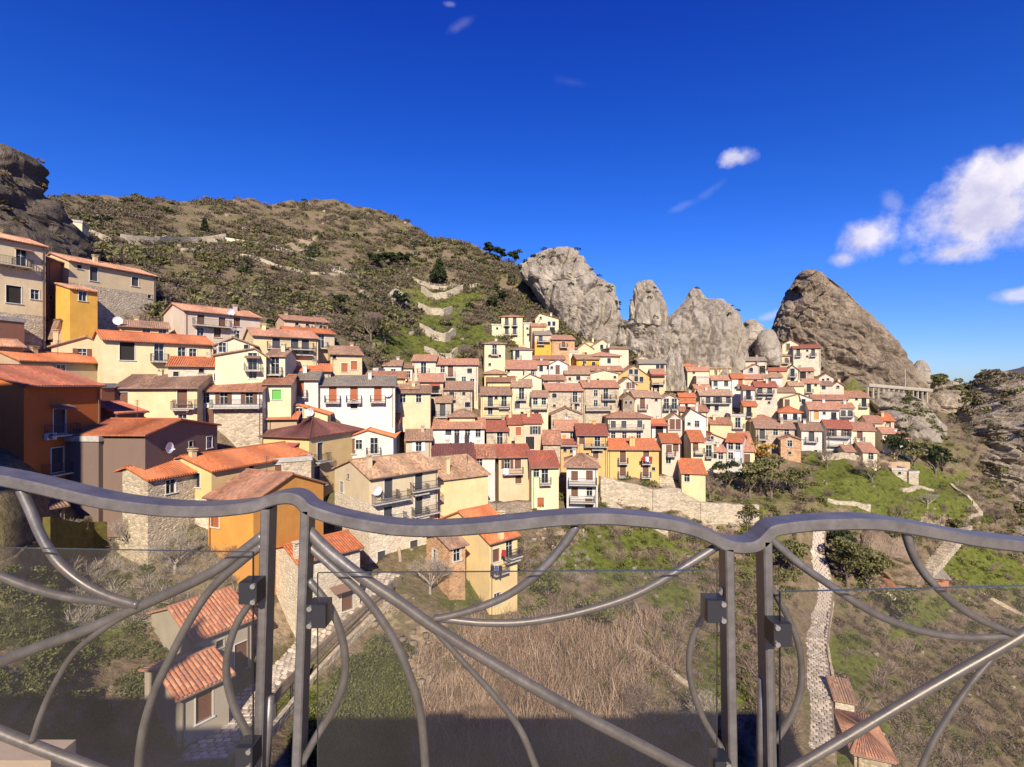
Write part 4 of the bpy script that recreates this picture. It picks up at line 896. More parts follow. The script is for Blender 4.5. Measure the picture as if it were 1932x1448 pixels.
# ---- lower centre
H(1058,1088,842,882,-4,'E','ochre','red','k1066,850 k1078,852 B1058-1088,840', 'low ochre wing with brown terrace beside the tall ochre house', Y=72, dp=5)
H(1089,1146,821,885,-4,'E','ochre','red','s1098,828 b1127,833 s1124,858 k1108,858 B1102-1146,842', 'tall ochre orange house with cluttered balcony and red roof', Y=72, dp=9, sc='brown', bw=2.)
H(1025,1057,837,860,-2,'E','stone','salmon','', 'low stone house under a plain salmon roof slope', Y=69, dp=7, s=.5)
H(1048,1092,812,830,-2,'E','pinkish','salmon','w1080,826', 'house with salmon red roof and shady terrace behind the ochre house', Y=76, dp=7, s=.42)
H(1147,1243,848,935,-3,'E','amber','orange','r1175,860 r1219,857 r1175,887 r1218,888 a1176,920 a1218,920 k1233,885', 'large amber yellow house with red and white laundry on an upper balcony', Y=72, dp=8, sc='brown', bw=1.7, ch=[(-.05,.15),(.05,.15)], lo=('pinkish',927))
H(1249,1283,835,905,-8,'E','pinkish','orange','s1262,847 s1276,845 B1258-1274,860 w1261,868', 'greyish house with bright orange roof above the stone steps', Y=74, dp=7, sc='brown')
H(1304,1329,833,885,-10,'E','lemon','orange','s1312,842 s1320,842 b1324,858 B1310-1328,855', 'lemon house with tan side wall and bright orange roof', Y=75, dp=9)
H(1329,1346,838,885,-10,'F','lemon','tan','b1334,845 w1333,862', 'narrow lemon wing with tiny balconies stacked at its corner', Y=77, dp=5, bw=1.2)
H(1286,1331,893,925,-12,'M','cream','orange','w1296,900', 'low cream shed with one orange lean-to roof by the steps', Y=70, dp=5)
H(1340,1370,852,880,-6,'E','stonew','salmon','a1345,861 w1360,858', 'whitish house with arched doorway above the small bridge arch', Y=78, dp=5)
H(1331,1372,830,846,-8,'G','pinkish','orange','k1336,826 k1343,826', 'mauve gable end with orange roof at the lower right corner', Y=82, dp=10, pk=819, px=1343)
H(1371,1401,834,896,-30,'E','white','orange','w1376,838 w1384,836 w1392,834 r1384,852 r1393,862 w1376,860', 'tall white rounded corner house with many stacked balconies', Y=79, dp=7, sc='whited', bw=1.3)
H(1401,1424,851,884,-14,'M','cream','rust','x1404,867', 'yellow cottage with rust tiles and a red doorway', Y=80, dp=6, s=.5)
# ---- near, below the railing
H(697,826,893,1062,44,'E','cream','tan','L:k657,893 L:w645,919 t733,921 t790,905 t790,955 t732,975 s720,1052 t781,1040 c708,925 B700-768,944 B772-824,922 B775-824,968 B735-760,983', 'big rubble and cream house with three tiers of iron balconies and old tiles', Y=47, dp=8.5, lo=('stonew',938), sc='greyd', ch=[(-.75,.25)], ws=1.0)
H(828,921,900,985,34,'M','cream','tan','', 'blank cream wall house with tan tiles and a dark narrow gap beside it', Y=54, dp=6, lo=None, ch=[(-.5,.2)], s=.3)
H(817,896,870,925,10,'E','cream','maroon','s842,885 s884,878', 'cream house with long maroon roof behind the old tiled roof', Y=60, dp=9, sc='rust', s=.4)
H(896,934,863,930,6,'E','white','rust','w903,870 b917,876', 'narrow white house with a blue railed balcony', Y=62, dp=8)
H(941,1002,862,940,10,'E','peach','red','o957,876 s977,876 s978,904 x964,912 B948-986,893', 'peach house with white cloth on the balcony and a brown door', Y=63, dp=8, sc='brown')
H(1003,1054,881,970,6,'E','lemon','red','w1010,887 b1028,888 r1026,924 s1020,948', 'tall pale yellow house with three tiers of red shutters', Y=61, dp=8, sc='rust', bw=1.7, s=.42)
H(1069,1128,881,968,-6,'H','white','brown','s1084,898 s1112,897 s1084,928 w1112,928 x1111,956 B1073-1126,913 B1075-1122,946', 'white house with two long rounded balconies and blue tarpaulin', Y=61, dp=8, pk=857, sc='brown', bd=1.1, ext=1.)
H(923,976,1016,1180,42,'E','cream','orange','s936,1048 b961,1035 B955-976,1048 B925-952,1078 w938,1130', 'cream house with orange hipped roof and laundry on low balconies', Y=45, dp=10.5, s=.42, ch=[(-.2,-.0)], chm=None)
H(848,878,1030,1095,40,'E','stoneo','brown','w862,1047 L:w820,1048', 'small hut of orange and white rubble with grey striped roof', Y=43, dp=4.6, ch=[])
H(562,679,1046,1190,46,'E','stonew','orange','s641,1048 x655,1130 n640,1105', 'stone house with blazing orange roof behind the railing posts', Y=37, dp=5.2, sc='brown', ac='awnb', ch=[(-.95,.1)], s=.3, ext=7, noribs=1)
H(363,474,1185,1300,55,'E','grey','salmon','d455,1238 k415,1215', 'small stone house with rows of terracotta tiles and a square chimney', Y=31, dp=7.2, s=.36, ch=[], ext=4, noribs=1)
H(334,432,1292,1372,55,'E','grey','salmon','d385,1325 k360,1318', 'lower hut with sagging terracotta tiles beside the cobbled lane', Y=26.5, dp=5, s=.3, ch=[], ext=4, noribs=1)
H(1655,1690,1108,1124,-10,'M','stonew','salmon','', 'tiny stone hut with a flat terracotta roof among bushes', Y=66, dp=4, s=.2, ch=[], ext=3)
H(1745,1790,1090,1118,-14,'M','red','grey','', 'rusty red shed with white sheet roof at the foot of the stairs', Y=72, dp=5, s=.35, ch=[], ext=3)
H(1576,1612,1322,1352,-20,'M','stonew','brown','', 'little hut with white roof edge beside the cobbled path', Y=44, dp=3, s=.2, ch=[], ext=3)
H(1612,1682,1425,1470,-20,'H','stone','salmon','', 'terracotta hipped roof of a cottage at the bottom edge', Y=38, dp=6, s=.4, ch=[], ext=4)
H(688,722,505,521,8,'F','pale','tan','', 'small white box house on the hillside path', Y=150, dp=5, ext=3, ch=[])
H(722,751,508,522,6,'F','stoneb','tan','', 'low brown stone ruin next to the white box house', Y=150, dp=4, ext=3, ch=[])
H(101,155,418,444,30,'F','pale','tan','', 'pale windowless concrete block beneath the shaded crag', Y=88, dp=6, ext=3, ch=[])

# ---------------------------------------------------------------- ground lookup, walls, fences, paths
def ground(x, y):
    """the terrain's own surface point under photograph position x, y"""
    x = min(max(x, -890), 2890); s_ = float(S(x)); t = max(0, (y-s_)/(2600-s_))**(1/1.55)
    fi = min(t*(ny-1), ny-1.001); fj = (x+900)/3800*(nx-1); i, j = int(fi), int(fj); u, v = fi-i, fj-j
    w_ = ((1-u)*(1-v), (1-u)*v, u*(1-v), u*v); ix = ((i, j), (i, j+1), (i+1, j), (i+1, j+1))
    return Vector((sum(a*X[k] for a, k in zip(w_, ix)), sum(a*Y[k] for a, k in zip(w_, ix)), sum(a*Z[k] for a, k in zip(w_, ix))))
def gpath(pts, step=1.5):
    P = [ground(*p) for p in pts]; o = [P[0]]; src = []
    for (a, b) in zip(pts[:-1], pts[1:]):
        L = (ground(*b)-ground(*a)).length; n = max(1, int(L/step))
        for k in range(1, n+1): o.append(ground(a[0]+(b[0]-a[0])*k/n, a[1]+(b[1]-a[1])*k/n))
    return o
def wallstrip(name, pts, h, th, mat, label, down=1.2, jag=.12, cat='wall', group=None, coping=True):
    P = gpath(pts, 1.2); m = MB(); rnd = random.Random(int(pts[0][0]*7+pts[0][1]))
    hs = [h+rnd.uniform(-jag, jag) for _ in P]
    zs = [p.z for p in P]
    for i in range(len(P)-1):
        a, b = P[i], P[i+1]; d = (b-a); d.z = 0; d.normalize(); n = Vector((d.y, -d.x, 0))*(th/2)
        e = d*.02
        q = [a+n-e, b+n+e, b-n+e, a-n-e]; za, zb = a.z, b.z
        m.hexa([(q[0].x,q[0].y,za-down),(q[1].x,q[1].y,zb-down),(q[2].x,q[2].y,zb-down),(q[3].x,q[3].y,za-down),(q[0].x,q[0].y,za+hs[i]),(q[1].x,q[1].y,zb+hs[i+1]),(q[2].x,q[2].y,zb+hs[i+1]),(q[3].x,q[3].y,za+hs[i])])
    o = m.build(name, mat, None); return tag(o, label, cat, group or 'dry stone walls on the slopes')
def fence(pts, h, label, rails=2, step=1.6, mat=None, group=None):
    P = gpath(pts, step); r_ = empty('fence', P[0], 0, label, 'fence', group or 'fences and handrails'); base = P[0]; mat = mat or MT['concrete']
    m = MB(); m.box(-.08, .08, -.08, .08, -.5, h); me = m.mesh('post', mat)
    for p in P:
        o = link(bpy.data.objects.new('post', me), r_); o.location = p-base
    for k in range(rails):
        m = MB(); m.tube([p-base+Vector((0, 0, h*(.95-.42*k))) for p in P], .035, 5); m.build('rail', mat, r_)
SW, SB, SO = WM['stonem'], WM['stone'], WM['stoneb']
wallstrip('retaining_wall', [(228,452),(300,456),(380,452),(425,450)], 2.0, .6, SW, 'long pale retaining wall high on the brown hill')
wallstrip('retaining_wall', [(425,450),(465,455)], 1.0, .6, WM['pale'], 'smooth pale end piece of the long hill wall')
wallstrip('retaining_wall', [(156,440),(180,444),(207,454)], 1.2, .6, SW, 'short broken wall beside the pale concrete block')
wallstrip('retaining_wall', [(452,496),(520,508),(600,522),(690,523)], .7, .5, SW, 'low stone edge of the lower hillside path')
wallstrip('retaining_wall', [(480,455),(520,474),(585,496),(655,520)], .6, .5, SW, 'sloping stone edge under the fenced hillside path')
wallstrip('retaining_wall', [(778,527),(812,545),(850,546),(905,548)], 1.1, .5, SW, 'curving pale wall beside the dark conifer')
wallstrip('retaining_wall', [(796,552),(815,563),(840,562),(872,556)], 1.9, .6, SW, 'broad terrace wall under the dark conifer')
wallstrip('retaining_wall', [(790,585),(815,597),(835,600),(852,591)], 1.9, .6, SW, 'second terrace wall down the green slope')
wallstrip('retaining_wall', [(793,632),(815,641),(838,648),(858,637)], 2.0, .6, SW, 'third terrace wall down the green slope, sagging in its middle')
wallstrip('retaining_wall', [(802,663),(825,672),(850,671),(862,666)], 1.3, .6, SW, 'lowest terrace wall just above the villa roofs')
wallstrip('retaining_wall', [(1132,938),(1180,952),(1230,962),(1282,958)], 3.4, .8, SW, 'tall pale retaining wall below the amber house', down=3)
wallstrip('retaining_wall', [(1282,958),(1320,975),(1370,985),(1430,990)], 3.0, .8, SB, 'ivy stained retaining wall right of the steps', down=3)
wallstrip('retaining_wall', [(1135,950),(1200,985),(1260,1010)], 1.0, .6, SB, 'rough stone bank running down beneath the tall pale wall')
wallstrip('garden_wall', [(1716,846),(1735,850),(1757,858)], 1.0, .4, WM['white'], 'white garden wall running down from the little outermost house')
wallstrip('garden_wall', [(1655,878),(1690,880),(1715,884)], 1.4, .4, WM['tan'], 'brown garden wall below the dark trees')
wallstrip('garden_wall', [(1550,868),(1590,866),(1628,872)], 1.2, .4, SB, 'pale stone wall under the pinkish white house')
wallstrip('garden_wall', [(1700,921),(1735,922),(1760,930)], .5, .6, SW, 'low tumbled stones across the meadow')
wallstrip('garden_wall', [(1560,944),(1600,946),(1640,950)], .5, .5, SW, 'broken line of stones across the upper meadow')
wallstrip('field_wall', [(1795,915),(1825,945),(1852,972)], .4, .5, SW, 'stone wall dropping down the right edge of the green meadow')
wallstrip('field_wall', [(1852,972),(1830,990),(1795,1030),(1752,1082)], .4, .4, SB, 'stone balustrade of the long stairs down the meadow')
wallstrip('field_wall', [(1848,1125),(1880,1140),(1932,1162)], .4, .5, SW, 'faint dry wall low in the grass beyond the glass')
wallstrip('field_wall', [(1172,1210),(1210,1240),(1260,1275),(1310,1310)], .5, .5, SW, 'thin dry stone edge slanting down the shaded slope')
wallstrip('moss_wall', [(88,1042),(140,1046),(205,1040)], 2.6, .5, flat('moss', (.10,.085,.015), .95, 0, .35, 2), 'mossy yellow green wall beside the grey rubble house')
wallstrip('retaining_wall', [(745,1000),(755,1060)], .5, .3, WM['tan'], 'low dark parapet at the foot of the balcony house')
wallstrip('retaining_wall', [(905,975),(935,985),(1000,985)], 2.5, .8, SO, 'crumbling rubble bank under the peach house')
fence([(512,468),(560,484),(610,502),(662,520)], 1.3, 'pale post fence along the sloping hillside path')
fence([(770,524),(800,538),(850,543),(905,550)], 1.2, 'post fence along the wall beside the dark conifer')
# arcaded walkway at the foot of the dome
wk = empty('walkway', ground(1690, 742), 0, 'arcaded concrete walkway with pillars under the brown rock dome', 'walkway')
base = wk.location.copy(); A_, B_ = px(1628, 728, 132), px(1748, 738, 142)
dv = (B_-A_); L_ = dv.length; rz_ = math.atan2(dv.y, dv.x)
m = MB(); m.box(0, L_, -1.6, 1.6, -.25, 0); m.box(0, L_, -1.65, -1.45, .001, .55)
dk = m.build('deck', WM['grey'], wk); dk.location = A_-base; dk.rotation_euler = (0, -math.asin(dv.z/L_), rz_)
m = MB(); m.box(-.18, .18, -.2, .2, -3.2, -.25); pm_ = m.mesh('pillar', WM['grey'])
for i in range(13):
    for s in (-1.2,):
        p = A_+dv*((i+.3)/13); o = link(bpy.data.objects.new('pillar', pm_), wk); o.location = p-base+Vector((0, s, 0)); o.rotation_euler = (0, 0, rz_)
m = MB(); q = px(1708, 733, 138); m.tube([(0,0,-1), (0,0,5.4)], .12, 8, r1=.08); m.box(-.5, .1, -.06, .06, 4.6, 4.72)
o = m.build('lamp_pole', MT['concrete']); o.location = q; tag(o, 'tall thin pole standing by the arcaded walkway', 'pole')
# stone steps beside the amber house
def stairs(x0, y0, x1, y1, width, n, label):
    a, b = ground(x0, y0), ground(x1, y1); r_ = empty('stone_stairs', a, 0, label, 'stairs'); d = b-a; h = math.atan2(d.y, d.x)
    for i in range(n):
        m = MB(); m.box(-.1, math.hypot(d.x, d.y)/n+.02, -width/2, width/2, -1.0, max(.1, abs(d.z)/n)+(i % 2)*.004); o = m.build('step', SW, r_)
        o.location = d*(i/n)+Vector((0, 0, .15)); o.rotation_euler = (0, 0, h)
stairs(1262, 940, 1252, 898, 3.0, 12, 'pale stone stairs climbing beside the amber house')
stairs(1748, 1085, 1822, 1000, 2.0, 22, 'long stone stairs descending through the green meadow')
# cobbled paths: stones laid one by one
def cobbles(pts, width, sx, sy, pname, label, tone, seed, most=300):
    rnd = random.Random(seed); P = gpath(pts, sy)
    bm_ = MB(); vs = []
    for i in range(len(P)-1):
        d = P[i+1]-P[i]; d.z = 0; d.normalize(); n = Vector((d.y, -d.x, 0)); e = n*(width/2+.25)
        a, b = P[i], P[i+1]
        bm_.hexa([a-e+Vector((0,0,-.6)), a+e+Vector((0,0,-.6)), b+e+Vector((0,0,-.6)), b-e+Vector((0,0,-.6)), a-e+Vector((0,0,.26)), a+e+Vector((0,0,.26)), b+e+Vector((0,0,.26)), b-e+Vector((0,0,.26))])
    root = bm_.build(pname, flat(pname+'_earth', (.22,.17,.12), .95, 0, .3, 3)); tag(root, label, 'path'); root['kind'] = 'structure'
    del root['category']
    mats = [flat(pname+'_stone_%d' % k, scale_c(tone, .72+.2*k), .9, 0, .3, 6) for k in range(4)]
    meshes = []
    for k in range(8):
        q = MB(); w2, h2 = sx*rnd.uniform(.40, .48), sy*rnd.uniform(.38, .46); c = .05
        v = [(-w2, -h2+c*rnd.random()*2), (-w2+c, -h2), (w2-c, -h2), (w2, -h2+c), (w2, h2-c*2*rnd.random()), (w2-c, h2), (-w2+c, h2), (-w2, h2-c)]
        q.face([(x*.93, y*.93, .06) for x, y in v])
        for a in range(8):
            b = (a+1) % 8; q.face([(v[a][0], v[a][1], -.05), (v[b][0], v[b][1], -.05), (v[b][0]*.93, v[b][1]*.93, .06), (v[a][0]*.93, v[a][1]*.93, .06)])
        meshes.append(q.mesh('paving_stone', mats[k % 4]))
    nac = int(width/sx); spots = []
    for i in range(len(P)-1):
        d = P[i+1]-P[i]; pitch = math.atan2(d.z, math.hypot(d.x, d.y)); d2 = Vector((d.x, d.y, 0)).normalized(); n = Vector((d2.y, -d2.x, 0)); ang = math.atan2(d2.y, d2.x)-math.pi/2
        for j in range(nac+1):
            off = (j-nac/2)*sx+(sx/2 if i % 2 else 0)-sx/4+rnd.uniform(-.05, .05)
            if abs(off) > width/2: continue
            spots.append((P[i]+d*.5+n*off+Vector((0, 0, .26+rnd.uniform(0, .03))), ang+rnd.uniform(-.08, .08), pitch, rnd.randrange(8)))
    spots.sort(key=lambda s_: s_[0].y)
    for (p, a, pi_, k) in spots[:most]:
        o = bpy.data.objects.new('paving_stone', meshes[k]); C.objects.link(o); o.parent = root; o.location = p; o.rotation_euler = (pi_, 0, a)
    if spots[most:]:
        q = MB()
        for (p, a, pi_, k) in spots[most:]:
            c_, s_ = math.cos(a), math.sin(a); me = meshes[k]; b = len(q.v)
            for v in me.vertices: q.v.append((p.x+v.co.x*c_-v.co.y*s_, p.y+v.co.x*s_+v.co.y*c_, p.z+v.co.z+v.co.y*math.tan(pi_)))
            for f in me.polygons: q.f.append(tuple(b+i for i in f.vertices)); q.m.append(0)
        o = q.build('far_paving_stones', mats[2], root); o['kind'] = 'stuff'
cobbles([(1543,1425),(1542,1380),(1540,1320),(1537,1260),(1536,1210),(1546,1150),(1552,1110),(1545,1080),(1535,1040),(1538,1000)], 2.5, .5, .42, 'cobbled_path', 'cobbled path', (.42,.36,.29), 3)
cobbles([(380,1440),(450,1350),(500,1290),(560,1235),(620,1180),(680,1130),(735,1085)], 2.6, .52, .44, 'cobbled_lane', 'cobbled lane', (.46,.395,.32), 4)
wallstrip('parapet_wall', [(455,1448),(520,1375),(580,1300),(640,1235),(700,1175),(745,1140)], .55, .35, SW, 'stone parapet along the cobbled lane behind the railing posts', down=2.5)
fence([(520,1365),(580,1290),(640,1225),(700,1165),(740,1132)], 1.5, 'thin iron handrail on the parapet of the cobbled lane', 2, 2.2, MT['iron'])
fence([(1570,1400),(1572,1310),(1556,1215),(1566,1140),(1568,1110)], .9, 'dark handrail beside the cobbled path', 1, 2.5, MT['iron'])
wallstrip('parapet_wall', [(1575,1400),(1577,1310),(1560,1215),(1572,1140)], .3, .3, SW, 'low kerb wall beside the cobbled path')

# laundry
def laundry(x0, x1, y, Y_, cloths, label, drop=1.2):
    a, b = px(x0, y, Y_), px(x1, y, Y_); r_ = empty('clothes_line', a, 0, label, 'laundry', 'laundry on lines and balconies'); m = MB(); m.tube([(0,0,0), b-a], .015, 5); m.build('line', MT['iron'], r_)
    n = len(cloths); rnd = random.Random(int(x0))
    for i, c in enumerate(cloths):
        w_ = (b-a).length/n*.9; m = MB(); K = 8; dr = drop*rnd.uniform(.7, 1.1); base_ = (b-a)*((i+.05)/n); dd = (b-a).normalized()
        g_ = [[base_+dd*(w_*u/K)+Vector((0, .08*math.sin(u*1.9+v), -dr*v/4+.1*math.sin(u*.8)*v/4)) for u in range(K+1)] for v in range(5)]
        for v in range(4):
            for u in range(K): m.face([g_[v][u], g_[v][u+1], g_[v+1][u+1], g_[v+1][u]])
        m.build('cloth', MT[c], r_, True)
laundry(838, 895, 821, 82.3, ['clothw','clothw','clothd','clothw','clothd','clothw'], 'white sheets drying below black shuttered windows', 1.6)
laundry(1211, 1231, 862, 86.2, ['redc','clothw','redc'], 'red and white cloths over the amber house balcony', .9)
laundry(948, 960, 884, 75.6, ['clothw'], 'crumpled white cloth on the peach house balcony', 1.0)
laundry(925, 948, 1068, 52.0, ['clothd','blue','clothd'], 'dark and blue clothes on the low balcony of the near cream house', .7)
laundry(946, 955, 1038, 53.5, ['redc'], 'red cloth hanging beside the near cream house window', 1.0)
laundry(1117, 1127, 962, 73.2, ['blue'], 'blue tarpaulin at the foot of the white balcony house', 1.3)

# ---------------------------------------------------------------- vegetation
def leafmat(name, lo, mid, hi):
    m, t, b = newmat(name); a = nn(t, 'ShaderNodeAttribute', attribute_name='tone')
    t.links.new(ramp(t, a.outputs['Fac'], [(0, lo), (.5, mid), (1, hi)]), b.inputs['Base Color']); b.inputs['Roughness'].default_value = .8
    b.inputs['Specular IOR Level'].default_value = .2
    tr = t.nodes.new('ShaderNodeBsdfTranslucent'); t.links.new(ramp(t, a.outputs['Fac'], [(0, lo), (.5, mid), (1, hi)]), tr.inputs[0]); mx = t.nodes.new('ShaderNodeMixShader'); mx.inputs[0].default_value = .25
    t.links.new(b.outputs[0], mx.inputs[1]); t.links.new(tr.outputs[0], mx.inputs[2]); t.links.new(mx.outputs[0], t.nodes['Material Output'].inputs[0]); return m
LM = {'fuzz': leafmat('brown_brush', (.115,.09,.058), (.165,.13,.085), (.22,.175,.12)), 'twig': leafmat('bare_twigs', (.15,.105,.08), (.27,.20,.15), (.42,.33,.26)), 'olive': leafmat('olive_leaves', (.08,.08,.03), (.16,.155,.055), (.26,.24,.11)),
      'dark': leafmat('evergreen_leaves', (.018,.028,.012), (.04,.055,.022), (.08,.09,.035)), 'green': leafmat('fresh_leaves', (.06,.07,.018), (.115,.13,.035), (.20,.20,.075)),
      'gold': leafmat('yellow_leaves', (.22,.12,.03), (.42,.26,.06), (.55,.38,.12)), 'silver': leafmat('silver_twigs', (.22,.18,.14), (.38,.33,.27), (.55,.50,.42)),
      'reed': leafmat('reed_stems', (.22,.15,.11), (.40,.28,.20), (.58,.44,.32))}
rs = np.random.RandomState(5)
def tpl_leaf(n, size, flat_=1.0, hollow=.35):
    """n leaf clumps (two triangles each) through an uneven crown of unit radius"""
    lob = rs.normal(size=(5, 3)); lob /= np.linalg.norm(lob, axis=1)[:, None]
    d = rs.normal(size=(n, 3)); d /= np.linalg.norm(d, axis=1)[:, None]; d[:, 2] = np.abs(d[:, 2])*.95-.1
    bumpy = .72+.35*np.max(d@lob.T, axis=1)**2*rs.uniform(.6, 1, n)
    r = (hollow+(1-hollow)*rs.uniform(0, 1, n)**.5)*bumpy
    c = d*r[:, None]; c[:, 2] = c[:, 2]*flat_+.25
    u = rs.normal(size=(n, 3)); u /= np.linalg.norm(u, axis=1)[:, None]; v = np.cross(u, rs.normal(size=(n, 3))); v /= np.linalg.norm(v, axis=1)[:, None]
    s = size*rs.uniform(.6, 1.3, n)[:, None]
    V_ = np.stack([c-u*s-v*s*.5, c+u*s-v*s*.4, c+u*s*.3+v*s*.6, c-u*s*.6+v*s*.5], 1).reshape(-1, 3)
    F_ = np.arange(4*n).reshape(n, 4); tone = np.repeat(np.clip(rs.normal(.5, .22, n), 0, 1), 4); return V_, F_, tone
def tpl_twig(n, thin=.02, up=.6, spread=1., base=.15):
    a = rs.uniform(0, 2*np.pi, n); el = np.clip(rs.normal(up, .3, n), .05, 1.5); L = rs.uniform(.5, 1.1, n)
    d = np.stack([np.cos(a)*np.cos(el)*spread, np.sin(a)*np.cos(el)*spread, np.sin(el)], 1)
    st = np.stack([rs.uniform(-base, base, n), rs.uniform(-base, base, n), np.zeros(n)], 1)+d*(rs.uniform(0, .55, n)*L)[:, None]
    e = d*1.0+rs.normal(size=(n, 3))*.35; e /= np.linalg.norm(e, axis=1)[:, None]
    en = st+e*(L*.6)[:, None]; sd = np.cross(e, rs.normal(size=(n, 3))); sd /= np.linalg.norm(sd, axis=1)[:, None]; w_ = thin*rs.uniform(.6, 1.5, n)[:, None]
    V_ = np.stack([st-sd*w_, st+sd*w_, en+sd*w_*.35, en-sd*w_*.35], 1).reshape(-1, 3)
    return V_, np.arange(4*n).reshape(n, 4), np.repeat(np.clip(rs.normal(.5, .25, n), 0, 1), 4)
def scatter(name, tpls, P, scale, mat, label, tonev=.18, squash=None):
    Vs, Fs, Ts = [], [], []; off = 0
    for i, p in enumerate(P):
        V_, F_, T_ = tpls[rs.randint(len(tpls))]; a = rs.uniform(0, 6.283); c, s = math.cos(a), math.sin(a); k = scale[i]
        W_ = V_.copy(); q = W_[:, 0]*c-W_[:, 1]*s; W_[:, 1] = W_[:, 0]*s+W_[:, 1]*c; W_[:, 0] = q
        W_ *= k; W_[:, 2] *= rs.uniform(.75, 1.15); W_ += np.array(p); Vs.append(W_); Fs.append(F_+off); Ts.append(np.clip(T_+rs.normal(0, tonev), 0, 1)); off += len(V_)
    if not Vs: return
    o = link(bpy.data.objects.new(name, np_mesh(name, np.concatenate(Vs), np.concatenate(Fs), mat, False, {'tone': np.concatenate(Ts)})))
    if label: o['label'] = label
    o['kind'] = 'stuff'; return o
def pick(n, x0, x1, y0, y1, fn, power=1.6):
    """random ground spots, thinned by fn(x, y) and by distance so that the cover is even over the land"""
    out = []
    tries = 0
    while len(out) < n and tries < n*60:
        tries += 1
        x = rs.uniform(x0, x1); s_ = float(S(x)); y = rs.uniform(max(y0, s_+1), y1) if max(y0, s_+1) < y1 else None
        if y is None: continue
        f = fn(x, y)
        if f <= 0 or rs.uniform() > f: continue
        if rs.uniform() > (min(1, float(D(x, y))/150))**power: continue
        out.append((x, y))
    return out
Z1 = lambda x, y, pts: float(zone(np.array([x]), np.array([y]), pts)[0])
TW = lambda x, y: float(town(np.array([x]), np.array([y]))[0])
def clearpath(x, y): return 0 if (1505 < x < 1580 and 1000 < y < 1440) or (abs(x-(380+(1440-y)*.93)) < 60 and 1080 < y < 1448 and 360 < x < 760) else 1
def near_house(x, y):
    for (r_, a, b, ye, yb, Yc) in HOUSES:
        if a-3 < x < b+3 and yb-3 < y < yb+12: return True
    return False
hill = lambda x, y: (1-TW(x, y))*(1-.93*Z1(x, y, GREEN))*(1-.6*Z1(x, y, DIRT))*clearpath(x, y)
T_leaf = [tpl_leaf(46, .20, .8) for _ in range(6)]; T_leafF = [tpl_leaf(150, .115, .85) for _ in range(5)]; T_leafN = [tpl_leaf(900, .05, .85, .5) for _ in range(4)]
T_twig = [tpl_twig(46, .028) for _ in range(6)]; T_twigF = [tpl_twig(130, .012, .8) for _ in range(5)]; T_reed = [tpl_twig(110, .010, 1.15, .6, .5) for _ in range(5)]
def pts3(L, dz=-.05): return [tuple(ground(x, y)+Vector((0, 0, dz))) for x, y in L]
up_ = lambda x, y: hill(x, y)*max(.18, min(1, .55+1.9*mn.noise(Vector((x*.013, y*.028, 2))))) if y < 760 else 0
T_far = [tpl_leaf(95, .10, .7, .15) for _ in range(6)]
a1 = pick(4800, -100, 1200, 360, 700, up_); scatter('brown_scrub', T_far[:4]+T_twig[:1], pts3(a1, -.3), rs.uniform(.9, 2.6, len(a1)), LM['fuzz'], 'leafless brown scrub covering the hillside', .09)
a2 = pick(1500, -100, 1200, 370, 700, lambda x, y: up_(x, y)*(.25+.75*(y > 440))); scatter('olive_scrub', T_leaf, pts3(a2), rs.uniform(.9, 2.2, len(a2)), LM['olive'], 'olive green shrubs among the brown scrub')
a3 = pick(190, -100, 1200, 380, 700, lambda x, y: hill(x, y)*(mn.noise(Vector((x*.012, y*.02, 4))) > .08)); scatter('dark_scrub', T_leaf, pts3(a3), rs.uniform(1.0, 2.3, len(a3)), LM['dark'], 'dark evergreen shrubs dotted over the hillside')
mid = lambda x, y: hill(x, y)*(0 if near_house(x, y) else 1)
b1 = pick(900, 1130, 2300, 740, 1120, lambda x, y: mid(x, y)*(.5+.5*(x > 1740)), 1.); scatter('brown_scrub', T_twigF, pts3(b1), rs.uniform(.8, 2.2, len(b1)), LM['twig'], 'bare brown bushes on the ravine side')
b2 = pick(700, 1000, 2300, 740, 1150, lambda x, y: mid(x, y), 1.); scatter('olive_scrub', T_leafF, pts3(b2), rs.uniform(.5, 1.5, len(b2)), LM['olive'], 'olive green bushes on the ravine side')
b3 = pick(850, 1000, 2200, 900, 1448, lambda x, y: mid(x, y)*(Z1(x, y, GREEN) < .4), .5); scatter('olive_scrub', T_leafF, pts3(b3), rs.uniform(.35, 1.0, len(b3)), LM['green'], 'low green bushes under the terrace')
c1 = pick(1000, 900, 2200, 1010, 1448, lambda x, y: mid(x, y), .5); scatter('brown_scrub', T_twigF, pts3(c1), rs.uniform(.7, 2.0, len(c1)), LM['twig'], 'bare brown bushes under the terrace')
rd = lambda x, y: clearpath(x, y)*(1 if Z1(x, y, [(1000,1330,190,130),(900,1420,160,90),(1120,1260,120,90)]) > .2 else 0)
c7 = pick(420, 1000, 2200, 1000, 1448, lambda x, y: mid(x, y)*(.35+.65*(x > 1560)), .6); scatter('brown_scrub', T_leafF, pts3(c7, -.2), rs.uniform(.5, 1.5, len(c7)), LM['fuzz'], 'brown leafless brush on the lower slopes')
c2 = pick(360, 780, 1300, 1170, 1448, rd, .2); scatter('reeds', T_reed, pts3(c2), rs.uniform(1.2, 2.6, len(c2)), LM['reed'], 'thick stand of dry reddish reeds below the railing')
c3 = pick(120, 570, 760, 1235, 1448, lambda x, y: (1 if x > 480+(1448-y)*.75+60 else 0), .2); scatter('ivy_bank', T_leafN, pts3(c3), rs.uniform(.8, 1.9, len(c3)), LM['green'], 'leafy green bank beside the cobbled lane')
c4 = pick(330, -60, 350, 1080, 1420, lambda x, y: 1 if Z1(x, y, GREEN) < .5 else .25, .3); scatter('olive_scrub', T_leafF, pts3(c4), rs.uniform(.3, .9, len(c4)), LM['green'], 'low green plants in the shaded yard')
